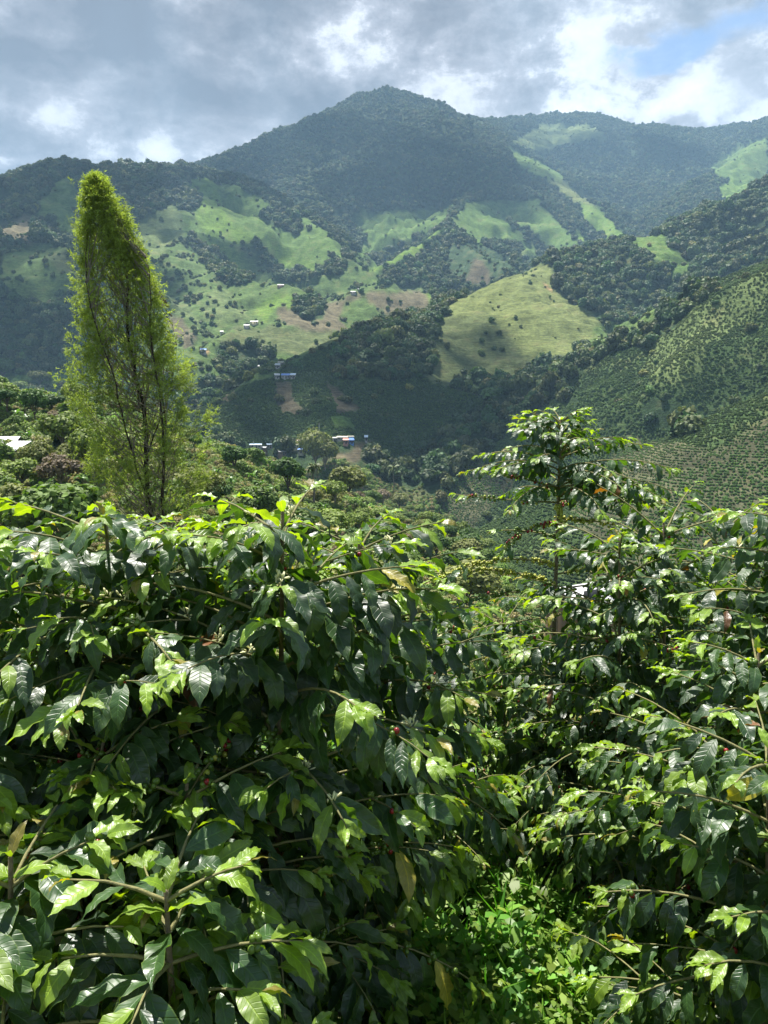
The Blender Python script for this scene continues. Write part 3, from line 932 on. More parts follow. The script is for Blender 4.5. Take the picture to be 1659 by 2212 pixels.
# (kind, base px, base py, height in photo units, width factor, label)
HAND = [
    ('olive_umbrella', 684, 1032, 98, 0.75, 'tallest spreading olive tree standing in front of the village roofs'),
    ('olive_umbrella', 702, 1030, 76, 0.8, 'lower spreading olive tree touching the tallest one before the village'),
    ('dark_round', 626, 1072, 84, 1.05, 'dense dark green round tree with bare trunk beside the taller palm'),
    ('olive_round', 752, 1086, 80, 1.25, 'broad olive dome-shaped tree between the two palms'),
    ('light_airy', 787, 1070, 55, 1.1, 'thin pale branching tree touching the broad olive dome tree'),
    ('dark_round', 716, 1045, 32, 1.3, 'low dark round tree behind the taller palm'),
    ('dark_round', 508, 1022, 62, 1.1, 'dark round tree on the spur crest just beyond the willow'),
    ('mid_round', 550, 1012, 46, 1.2, 'mid green bushy tree on the crest below the long blue-white roof'),
    ('conifer', 452, 985, 30, 1.2, 'small pale-tipped conifer on the crest beside the willow'),
    ('mid_round', 8, 835, 50, 1.2, 'mid green round tree at the far end of the hillside skyline'),
    ('olive_umbrella', 88, 850, 44, 1.15, 'tallest tree standing highest against the dark valley pasture'),
    ('light_airy', 44, 868, 42, 1.0, 'pale airy tree on the skyline before the tallest one'),
    ('dark_tall', 16, 905, 62, 1.5, 'tall dark tree beside the edge above the white shed roofs'),
    ('olive_umbrella', 64, 898, 46, 0.8, 'slim-trunked olive tree below the tallest skyline tree'),
    ('dark_round', 112, 897, 46, 1.3, 'wide dark tree on the hillside below the tallest skyline tree'),
    ('brown_bare', 122, 935, 44, 1.1, 'half-bare brown tree above the conical conifer'),
    ('light_airy', 145, 915, 44, 1.0, 'pale airy tree between the dark wide tree and the willow'),
    ('conifer', 128, 992, 50, 1.5, 'dark conical conifer with drooping tiers amid olive trees'),
    ('brown_bare', 184, 1012, 74, 1.1, 'reddish brown twiggy tree standing right of the dark conifer'),
    ('olive_umbrella', 84, 1050, 92, 0.95, 'widest olive brown tree beside the white shed roofs'),
    ('olive_umbrella', 150, 1045, 70, 0.85, 'olive brown spreading tree between the widest one and the willow'),
    ('olive_round', 42, 1165, 128, 1.0, 'largest olive round tree rising behind the coffee shrubs'),
    ('mid_round', 5, 1120, 95, 1.0, 'mid green round tree at the photo edge over the coffee shrubs'),
    ('mid_round', 120, 1140, 60, 1.3, 'low mid green tree right above the first coffee shrub'),
    ('light_airy', 905, 1195, 52, 1.2, 'pale thin tree beside the orange bare earth patch'),
    ('dark_round', 945, 1210, 60, 1.2, 'dark round tree below the orange bare earth patch'),
    ('mid_round', 880, 1240, 60, 1.2, 'mid green bushy tree left of the dark round one by the orange patch'),
    ('brown_bare', 828, 1100, 40, 1.1, 'grey-brown bare tree at the foot of the shorter palm'),
    ('olive_round', 862, 1105, 40, 1.3, 'olive round tree hiding the foot of the shorter palm'),
]


def place_hand():
    out = []
    for kind, px, py, hp, wd, lab in HAND:
        p = at_base(px, py)
        put_tree(kind, p[0], p[1], p[2] - 0.1, height_px(p, hp), lab, GRP, wide=wd)
        out.append((px, py))
    return out


HAND_PX = place_hand()
LANDMARKS = [((30, 985), 'around the white shed roofs'), ((85, 850), 'below the tallest skyline tree'), ((184, 980), 'around the brown twiggy tree'),
             ((330, 1000), 'behind the tall willow'), ((60, 1120), 'around the largest olive tree'), ((460, 1030), 'just beyond the willow'),
             ((200, 1100), 'above the first coffee shrub'), ((505, 1000), 'around the dark crest tree'), ((626, 1050), 'around the dark round tree by the palm'),
             ((755, 1070), 'around the broad olive dome tree'), ((850, 1070), 'around the shorter palm'), ((870, 1140), 'around the orange earth patch'),
             ((940, 1210), 'below the orange earth patch'), ((1000, 1290), 'behind the tall coffee tree'), ((560, 1060), 'above the flowering coffee shrub'), ((700, 1120), 'below the taller palm')]
ORD = ['leftmost', 'second from left', 'third from left', 'fourth from left', 'fifth from left', 'sixth from left', 'seventh from left', 'eighth from left', 'ninth from left', 'tenth from left',
       'eleventh from left', 'twelfth from left', 'thirteenth from left', 'fourteenth from left', 'fifteenth from left', 'sixteenth from left', 'seventeenth from left', 'eighteenth from left', 'nineteenth from left', 'twentieth from left']


def sort_labels(items):
    """items: [(px, py, what, obj)] -> every one gets a label by kind, landmark and order"""
    by = {}
    for px, py, what, o in items:
        lm = min(LANDMARKS, key=lambda l: (l[0][0] - px) ** 2 + 2 * (l[0][1] - py) ** 2)[1]
        by.setdefault((what, lm), []).append((px, o))
    for (what, lm), L in by.items():
        L.sort(key=lambda q: q[0])
        for k, (_, o) in enumerate(L):
            o['label'] = f"{what} {lm}" if len(L) == 1 else f"{what} {lm}, {ORD[k] if k < len(ORD) - 1 and k < len(L) - 1 else 'rightmost'}"


def near_mask():
    R2 = np.broadcast_to(rad[:, None], GX.shape)
    return JIT & (R2 > 45) & (R2 < 460) & (GC == NEAR)


def hillside_trees():
    rng = np.random.default_rng(21)
    R2 = np.broadcast_to(rad[:, None], GX.shape)
    x, y, z, ii, jj, r = cell_samples(np.full(GX.shape, 0.02), rng, near_mask() & (R2 > 60))
    k = seen(z, r, ii, jj, 3)
    x, y, z = x[k], y[k], z[k]
    order = rng.permutation(len(x))
    taken = []; items = []
    kinds = ['mid_round', 'dark_round', 'olive_umbrella', 'light_airy', 'brown_bare', 'olive_round', 'dark_tall']
    pr = [0.27, 0.15, 0.06, 0.24, 0.03, 0.16, 0.09]
    for i in order:
        px, py = proj(x[i], y[i], z[i])
        if not (-20 < px < 1100) or py > 1340: continue
        if any((px - a) ** 2 + (py - b) ** 2 < 20 ** 2 for a, b in HAND_PX): continue
        if any(abs(px - a) < 26 and 1000 < py < 1120 for a in (678, 850)): continue
        if any((x[i] - a) ** 2 + (y[i] - b) ** 2 < 3.2 ** 2 for a, b in taken): continue
        taken.append((x[i], y[i]))
        kd = rng.choice(kinds, p=pr)
        h = rng.uniform(2.8, 6.8) if not (px > 430 and py < 1075) else rng.uniform(2.2, 3.6)
        o = put_tree(kd, x[i], y[i], z[i], h, '', 'small trees on the near hillside', wide=rng.uniform(0.9, 1.4))
        items.append((float(px), float(py), KINDS[kd][2], o))
        if len(items) >= 245: break
    sort_labels(items)
    print('hill trees', len(items))


hillside_trees()

# ---- banana plants and palms
M_BANANA = leaf_mat('banana_leaf', (0.10, 0.19, 0.03), trans=0.35, rough=0.4, spec=0.4, objvar=0.2)
M_BSTEM = plain('banana_stem', (0.14, 0.13, 0.06), 0.7, 0.2)


def strap_leaf(length, width, n=8, lift=1.0, droop=1.0, fold=0.25):
    """arched long leaf along +X rising then drooping"""
    t = np.linspace(0, 1, n)
    x = length * (t * (1 - 0.22 * droop * t))
    z = length * (lift * t - droop * t * t)
    w = width * np.sin(np.clip(t * 0.97 + 0.03, 0, 1) * math.pi) ** 0.6 * 0.5 + 0.01
    V = []
    for i in range(n):
        V += [(x[i], -w[i], z[i] - fold * w[i]), (x[i], 0, z[i]), (x[i], w[i], z[i] - fold * w[i])]
    F = []
    for i in range(n - 1):
        a = 3 * i
        F += [(a, a + 3, a + 4, a + 1), (a + 1, a + 4, a + 5, a + 2)]
    return np.array(V), np.array(F)


def rotz(V, a):
    c, s = math.cos(a), math.sin(a)
    return V @ np.array([[c, s, 0], [-s, c, 0], [0, 0, 1]])


def banana_meshes(seed):
    rng = np.random.default_rng(seed)
    st = tube([(0, 0, -0.3), (0.03, 0, 0.8), (0, 0.02, 1.7)], [0.14, 0.12, 0.07], 8)
    parts = []
    for k in range(9):
        V, F = strap_leaf(rng.uniform(1.3, 2.0), rng.uniform(0.42, 0.6), 9, rng.uniform(0.8, 1.5), rng.uniform(0.7, 1.35))
        V = rotz(V, 2.4 * k + rng.uniform(-.3, .3)) + (0, 0, 1.5)
        parts.append((V, F, (rng.uniform(0.7, 1.25),) * 3))
    V, F, Cc = merge(parts)
    return mesh_np('stem', *st, True, [M_BSTEM]), mesh_np('foliage', V, F, True, [M_BANANA], Cc)


BAN = [banana_meshes(700 + k) for k in range(3)]


def banana(x, y, z, h, label):
    e = bpy.data.objects.new('banana_plant', None); COL.objects.link(e)
    e.location = (x, y, z); e.rotation_euler = (0, 0, random.uniform(0, 6.28)); e.scale = (h / 3.2,) * 3
    e['label'] = label; e['category'] = 'banana plant'; e['group'] = 'banana plants on the hillside'
    a, b = BAN[random.randrange(3)]
    link('stem', a, parent=e); link('foliage', b, parent=e)
    return e


def bananas():
    rng = np.random.default_rng(33)
    items = []
    spots = [(55, 900), (38, 915), (94, 940), (146, 952), (60, 925), (470, 1040), (500, 1060), (545, 1050), (590, 1075), (640, 1100), (700, 1110), (985, 1225), (990, 1290), (960, 1250), (180, 1060), (440, 1080), (20, 1010)]
    spots += [(rng.uniform(0, 520), rng.uniform(890, 1110)) for _ in range(16)] + [(rng.uniform(520, 1000), rng.uniform(1050, 1280)) for _ in range(14)]
    for px, py in spots:
        p = at_base(px, py)
        if p[1] > 400 or p[2] < -75: continue
        o = banana(p[0], p[1], p[2], rng.uniform(2.6, 4.0), '')
        items.append((px, py, 'bright green banana plant with arching leaves', o))
    sort_labels(items)


bananas()
M_FROND = leaf_mat('palm_frond', (0.14, 0.18, 0.07), trans=0.2, rough=0.5)


def palm(px, py, hp, label, seed):
    rng = np.random.default_rng(seed)
    p = at_base(px, py)
    H = height_px(p, hp)
    e = bpy.data.objects.new('palm_tree', None); COL.objects.link(e); e.location = tuple(p)
    e['label'] = label; e['category'] = 'palm'; e['group'] = 'palms on the near hillside'
    V, F = tube([(0, 0, -0.5), (0.1, 0, H * .3), (-0.05, 0, H * .6), (0, 0, H * .86)], [0.24, 0.2, 0.18, 0.17], 8)
    link('trunk', mesh_np('trunk', V, F, True, [M_BARKG]), parent=e)
    R = H * 0.22
    for k in range(17):
        # rachis with leaflets hanging either side
        V0, _ = strap_leaf(R * rng.uniform(0.9, 1.15), 0.02, 12, rng.uniform(0.3, 1.5) if k % 3 else rng.uniform(-0.2, 0.3), rng.uniform(0.8, 1.2))
        sp = V0[1::3]
        pos = []; rot = []; sc = []
        for i in range(1, 12):
            for s in (-1, 1):
                for q in (0, 0.5):
                    c = sp[i] * (1 - q) + sp[i - 1] * q
                    d = np.array([0.45, s * 0.8, -0.45]); d /= np.linalg.norm(d)
                    zt = np.cross(d, [1, 0, 0]); zt /= np.linalg.norm(zt)
                    pos.append(c); rot.append(np.stack([d, np.cross(zt, d), zt], -1)); sc.append(R * 0.34 * math.sin(0.5 + 2.4 * i / 12))
        V, F = stamp(LEAF6_V * (1, 0.8, 1), LEAF6_F, np.array(pos), np.array(rot), np.array(sc))
        t = tube(sp, np.linspace(0.04, 0.01, len(sp)), 4)
        V, F = mergeq([(V, F), t])
        V = rotz(V, 2.4 * k) + (0, 0, H * 0.86)
        link('frond', mesh_np('frond', V, F, False, [M_FROND], np.full((len(V), 3), rng.uniform(0.8, 1.3))), parent=e)


palm(678, 1085, 86, 'taller slim palm rising between round trees below the village', 1)
palm(850, 1066, 62, 'shorter slim palm standing against the shaded ravine', 2)
palm(176, 905, 36, 'small palm on the hillside behind the willow', 3)

# ---- undergrowth, coffee rows (nobody could count them)
M_BUSH = leaf_mat('bush_leaves', (1, 1, 1), instancer=True, trans=0.3, rough=0.55, spec=0.35)


def bush_meshes():
    out = []
    for k in range(5):
        rng = np.random.default_rng(900 + k)
        lob = []
        for j in range(6):
            a = rng.uniform(0, 6.28); q = rng.uniform(0.1, 0.6)
            lob.append(((math.cos(a) * q, math.sin(a) * q, rng.uniform(0.3, 0.85)), (rng.uniform(0.35, 0.5),) * 2 + (rng.uniform(0.3, 0.5),)))
        V, F, Cc = crown(rng, lob, 1300, 0.072, pair=(0.55, 1.5), core=0.6)
        out.append(mesh_np(f'bush_{k}', V, F, False, [M_BUSH], Cc))
    return out


BUSH = template_collection('bush', bush_meshes())


def undergrowth():
    rng = np.random.default_rng(61)
    R2 = np.broadcast_to(rad[:, None], GX.shape)
    base = JIT & (R2 > 13) & (R2 < 460) & (GC == NEAR)
    dn = 1.7 * np.clip(0.75 + 1.2 * fbm(GX / 14, GY / 14, 3, 71), 0.1, 1.4)
    x, y, z, ii, jj, r = cell_samples(dn, rng, base)
    k = seen(z, r, ii, jj, 1.5)
    x, y, z = x[k], y[k], z[k]; n = len(x)
    s = rng.uniform(0.35, 1.0, n) * (1 + 0.9 * (vnoise(x / 9, y / 9, 3) > 0.66)) * np.clip(np.hypot(x, y) / 130, 0.8, 1.35)
    pal = 2.0 * np.array([1.12, 0.97, 1.05]) * np.array([(0.055, 0.095, 0.020), (0.085, 0.130, 0.028), (0.110, 0.130, 0.040), (0.080, 0.145, 0.026), (0.135, 0.130, 0.055), (0.050, 0.09, 0.026)])
    pi = np.clip(((fbm(x / 18, y / 18, 2, 77) + 1) * 3 + rng.normal(0, 1.1, n)).astype(int), 0, 5)
    t = pal[pi] * rng.normal(1.0, 0.15, n)[:, None]
    pts = np.stack([x, y, z - 0.12 * s], -1)
    rot = np.stack([rng.normal(0, .15, n), rng.normal(0, .15, n), rng.uniform(0, 6.28, n)], -1)
    scl = np.stack([s, s, s * rng.uniform(0.7, 1.3, n)], -1)
    print('undergrowth', n)
    scatter('undergrowth', pts, rot, scl, rng.integers(0, 5, n), t, BUSH, label='mixed green and olive shrubs covering the near hillside', category='undergrowth')


undergrowth()


def rows():
    rng = np.random.default_rng(62)
    R2 = np.broadcast_to(rad[:, None], GX.shape)
    base = JIT & (R2 > 110) & (R2 < 900)
    dn = np.where(GC == COFFEE, 1.25, 0) + np.where(GC == SOILROWS, 1.1, 0) + np.where(GC == PALE, 0.9, 0) * (R2 < 600) * (GX > 0)
    dn = np.where(R2 > 450, dn * 0.55, dn)
    x, y, z, ii, jj, r = cell_samples(dn, rng, base)
    k = seen(z, r, ii, jj, 0.8)
    x, y, z, r, ii, jj = x[k], y[k], z[k], r[k], ii[k], jj[k]
    cl = GC[ii, jj]
    # pull every plant on to the nearest contour row
    e = 6.0
    gx = (Hgt(x + e, y) - Hgt(x - e, y)) / (2 * e); gy = (Hgt(x, y + e) - Hgt(x, y - e)) / (2 * e)
    g2 = gx ** 2 + gy ** 2 + 1e-3
    st = np.where(cl == SOILROWS, 0.78, 0.66) * np.where(r > 450, 1.6, 1)
    dz = np.round(z / st) * st - z
    wild = rng.random(len(x)) < 0.25
    k = np.clip(dz / np.sqrt(g2), -2.4, 2.4) * ~wild
    x = x + k * gx / np.sqrt(g2); y = y + k * gy / np.sqrt(g2)
    z = Hgt(x, y)
    n = len(x)
    patch = vnoise(x / 30, y / 30, 4)
    s = np.where(cl == SOILROWS, rng.uniform(0.34, 0.55, n), rng.uniform(0.40, 0.78, n)) * np.where(r > 450, 1.35, 1) * (0.75 + 0.5 * patch)
    t = np.where((cl == PALE)[:, None], (0.13, 0.175, 0.052), (0.076, 0.130, 0.036)) * rng.normal(1.0, 0.16, n)[:, None] * (0.8 + 0.5 * patch)[:, None]
    t[cl == SOILROWS] *= 1.6
    yel = rng.random(n) < 0.10
    t[yel] = (0.13, 0.20, 0.04)
    pts = np.stack([x, y, z - 0.05], -1)
    rot = np.stack([np.zeros(n), np.zeros(n), rng.uniform(0, 6.28, n)], -1)
    print('rows', n)
    scatter('coffee_rows', pts, rot, np.stack([s, s, s * 1.15], -1), rng.integers(0, 5, n), t, BUSH, label='contour rows of young coffee plants on the far slopes', category='coffee rows')


rows()

# ---- houses
ROOFC = dict(white=(0.58, 0.58, 0.58), grey=(0.36, 0.36, 0.36), blue=(0.10, 0.24, 0.62), paleblue=(0.42, 0.56, 0.70), brown=(0.24, 0.13, 0.09), cream=(0.52, 0.48, 0.36), rust=(0.34, 0.16, 0.12), teal=(0.05, 0.40, 0.36))
M_ROOF = {k: plain(k + '_sheet_roof', c, 0.45, 0.5, 0.15, 1.2) for k, c in ROOFC.items()}
M_WALL = {k: plain(k + '_plaster', c, 0.9, 0.2, 0.15, 1.5) for k, c in dict(white=(0.34, 0.32, 0.29), pink=(0.34, 0.20, 0.17), blue=(0.14, 0.27, 0.55), brown=(0.20, 0.14, 0.10), cream=(0.52, 0.46, 0.30)).items()}
M_DOOR = plain('dark_opening', (0.05, 0.05, 0.055), 0.5, 0.4, 0.1)


def bxm(x0, x1, y0, y1, z0, z1):
    V = np.array([(x, y, z) for x in (x0, x1) for y in (y0, y1) for z in (z0, z1)], float)
    F = np.array([(0, 1, 3, 2), (4, 6, 7, 5), (0, 4, 5, 1), (2, 3, 7, 6), (0, 2, 6, 4), (1, 5, 7, 3)])
    return V, F


def house(p, w, d, h, yaw, roof, wall, label, group=None, shed=False, name='house', cat='house', up=0.0, pitch=0.32):
    e = bpy.data.objects.new(name, None); COL.objects.link(e)
    e.location = (p[0], p[1], p[2] + up); e.rotation_euler = (0, 0, yaw)
    e['label'] = label; e['category'] = cat
    if group: e['group'] = group
    rise = d / 2 * pitch
    # walls with gable ends
    hw, hd = w / 2, d / 2
    V = [(-hw, -hd, -5.0), (hw, -hd, -5.0), (hw, hd, -5.0), (-hw, hd, -5.0)]
    if shed:
        V += [(-hw, -hd, h), (hw, -hd, h), (hw, hd, h + 2 * rise), (-hw, hd, h + 2 * rise)]
        F = [(0, 1, 5, 4), (1, 2, 6, 5), (2, 3, 7, 6), (3, 0, 4, 7), (4, 5, 6, 7)]
    else:
        V += [(-hw, -hd, h), (hw, -hd, h), (hw, hd, h), (-hw, hd, h), (-hw, 0, h + rise), (hw, 0, h + rise)]
        F = [(0, 1, 5, 4), (1, 2, 6, 5), (2, 3, 7, 6), (3, 0, 4, 7), (5, 6, 9, 9), (7, 4, 8, 8)]
    link('wall', mesh_np('wall', np.array(V, float), np.array(F), False, [M_WALL[wall]]), parent=e)
    o = 0.45
    # corrugated roof sheets
    parts = []
    nx = max(8, int(w / 0.35))
    for side in ((1,) if shed else (-1, 1)):
        V = []
        for i in range(nx * 2 + 1):
            x = -hw - o + (w + 2 * o) * i / (nx * 2)
            c = 0.03 * (i % 2)
            for t in (0, 1):
                for th in (0, 0.05):
                    if shed: V.append((x, -hd - o if t == 0 else hd + o, (h - o * rise / hd if t == 0 else h + 2 * rise + o * rise / hd) + 0.03 + c + th))
                    else: V.append((x, 0 if t == 0 else side * (hd + o), (h + rise if t == 0 else h - o * rise / hd) + 0.04 + c + th))
        F = []
        for i in range(nx * 2):
            a = i * 4
            F += [(a + 1, a + 3, a + 7, a + 5), (a, a + 4, a + 6, a + 2), (a + 2, a + 6, a + 7, a + 3), (a, a + 1, a + 5, a + 4)]
        parts.append((np.array(V, float), np.array(F)))
    V, F = mergeq(parts)
    link('roof', mesh_np('roof', V, F, False, [M_ROOF[roof]]), parent=e)
    V, F = bxm(-0.45, 0.45, -hd - 0.03, -hd + 0.02, 0, min(2.0, h - 0.2))
    link('door', mesh_np('door', V + (w * 0.08, 0, 0), F, False, [M_DOOR]), parent=e)
    for q in (-0.3, 0.34):
        V, F = bxm(w * q - 0.45, w * q + 0.45, -hd - 0.03, -hd + 0.02, 0.9, 1.8)
        link('window', mesh_np('window', V, F, False, [M_DOOR]), parent=e)
    return e


VG = 'village houses in the valley'
VILLAGE = [  # (px, py of wall base, width px, roof, wall, label, yaw, depth)
    (553, 971, 26, 'paleblue', 'white', 'long low house with pale blue sheet roof at the near end of the village', 0.05, 330),
    (568, 976, 18, 'white', 'brown', 'white-roofed house below the long pale blue roof', -0.3, 326),
    (583, 969, 13, 'paleblue', 'white', 'small house beside the long pale blue roof', 0.3, 335),
    (604, 969, 14, 'paleblue', 'blue', 'pale blue roof facing the valley left of the white roofs', 0.1, 340),
    (617, 965, 14, 'white', 'white', 'white roof second row above the grey shed', -0.1, 350),
    (630, 962, 9, 'white', 'white', 'smallest white roof at the back of the village row', 0.2, 356),
    (643, 963, 17, 'brown', 'pink', 'brown-roofed house at the back of the village row', 0.05, 360),
    (637, 971, 20, 'cream', 'cream', 'large cream-roofed house in the middle of the village', -0.05, 340),
    (655, 968, 12, 'grey', 'brown', 'grey-roofed house beside the large cream roof', 0.15, 348),
    (609, 985, 18, 'grey', 'brown', 'big grey hipped shed in front of the village row', 0.6, 318),
    (651, 982, 13, 'blue', 'white', 'bright blue roof in front of the large cream roof', -0.2, 322),
    (668, 969, 9, 'blue', 'blue', 'small blue roof half behind the tallest spreading tree', 0.3, 345),
    (690, 984, 13, 'teal', 'white', 'greenish roof behind the twin spreading trees', 0.2, 322),
    (722, 957, 18, 'grey', 'white', 'long grey-roofed house beyond the twin spreading trees', 0.1, 365),
    (740, 954, 24, 'cream', 'white', 'largest pale gabled roof in the upper village cluster', -0.1, 372),
    (757, 954, 13, 'cream', 'cream', 'small yellowish roof at the end of the upper cluster', 0.3, 376),
    (747, 960, 11, 'rust', 'pink', 'red-pink house below the largest pale gabled roof', 0.0, 362),
    (759, 960, 10, 'blue', 'blue', 'bright blue house at the far end of the village', 0.2, 362),
    (791, 955, 6, 'paleblue', 'white', 'tiny pale blue roof alone beyond the village', 0.0, 380),
]


def village():
    for px, py, wp, rf, wl, lab, yaw, dep in VILLAGE:
        p = P(px, py, dep)
        g = zof(p[0], p[1])
        # stand on the ground that is there, a terrace cut is filled by the wall footing
        p = hit(px, py + 1, 200)
        w = wp / FPX * p[1]
        house(p, w * 0.9, max(3.2, w * 0.5), 2.3, yaw, rf, wl, lab, VG, shed=(wp < 12), up=0.7)
    far = [(*c7(588, 545), 20, 'blue', 'white', 'long blue-roofed farmhouse on the edge of the shaded slope', 0.0),
           (*c7(541, 546), 7, 'white', 'white', 'small white hut left of the blue-roofed farmhouse', 0.2),
           (*c7(628, 545), 8, 'paleblue', 'white', 'small outbuilding right of the blue-roofed farmhouse', 0.0),
           (*c7(375, 264), 13, 'white', 'white', 'white-roofed farm beside the upper end of the orange track', 0.1),
           (*c7(416, 247), 18, 'white', 'cream', 'long white roof above the orange track', 0.0),
           (*c7(240, 300), 7, 'white', 'white', 'small white cabin below the orange track', 0.1),
           (*c7(140, 406), 13, 'blue', 'white', 'blue-roofed cabin at the lower end of the orange track', 0.2),
           (*c7(955, 80), 12, 'white', 'white', 'white roof on the bank below the bright grass strip', 0.1),
           (*c7(990, 65), 9, 'grey', 'white', 'grey roof next to the white one on the bank', 0.0),
           (*c7(560, 45), 15, 'white', 'brown', 'pale roof on the small terrace under the green pyramid slope', 0.0),
           (*c7(567, 474), 18, 'cream', 'white', 'long cream greenhouse roof on the bright lawn', 0.0),
           (*c7(543, 486), 6, 'white', 'white', 'tiny white hut below the long cream greenhouse', 0.0),
           (*c7(435, 490), 6, 'white', 'white', 'tiny white hut among trees left of the greenhouse', 0.0),
           (*c4(630, 207), 12, 'white', 'white', 'lone white roof low between the ochre hill and right slope', 0.0)]
    for px, py, wp, rf, wl, lab, yaw in far:
        p = hit(px, py, 250)
        w = max(wp / FPX * p[1] * 0.85, 3.5)
        house(p, w, max(4, min(w * 0.5, 8)), 2.6, yaw, rf, wl, lab, 'farm buildings across the valley', shed=True, up=0.3)
    p = hit(10, 994, 40); house(p, 3.8, 2.8, 2.4, 0.15, 'white', 'brown', 'white metal-roofed shed on the near hillside beside a wide olive tree', 'sheds on the near hillside', up=0.4)
    p = hit(22, 1008, 40); house(p, 3.4, 2.6, 2.0, -0.2, 'white', 'brown', 'small lower white-roofed shed in front of the bigger one', 'sheds on the near hillside', shed=True, up=0.2)
    p = P(1262, 1330, 38); house(p, 3.0, 2.6, 1.2, 0.5, 'white', 'brown', 'white sheet-roofed hut glimpsed through the coffee shrubs', None, name='hut', cat='hut', pitch=0.35)


village()
M_POLE = plain('concrete_pole', (0.42, 0.41, 0.38), 0.9, 0.2)


def utility_pole(px, py, hp, label):
    p = hit(px, py, 80); H = height_px(p, hp)
    e = bpy.data.objects.new('utility_pole', None); COL.objects.link(e); e.location = tuple(p)
    e['label'] = label; e['category'] = 'utility pole'; e['group'] = 'utility poles by the village'
    V, F = tube([(0, 0, -1), (0, 0, H)], [0.22, 0.14], 8); link('post', mesh_np('post', V, F, True, [M_POLE]), parent=e)
    V, F = bxm(-0.9, 0.9, -0.06, 0.06, H - 0.7, H - 0.55); link('crossarm', mesh_np('crossarm', V, F, False, [M_BARK]), parent=e)


utility_pole(690, 968, 52, 'tallest concrete utility pole above the twin spreading trees')
utility_pole(548, 972, 16, 'short utility pole beside the long pale blue roof')
utility_pole(586, 970, 18, 'short utility pole between the pale blue roofs')


# ------------------------------------------------------------------ the tall willow
M_WILLOW = leaf_mat('willow_leaves', (1, 1, 1), trans=0.5, rough=0.5, spec=0.3, gain=(1.35, 1.4, 0.5))


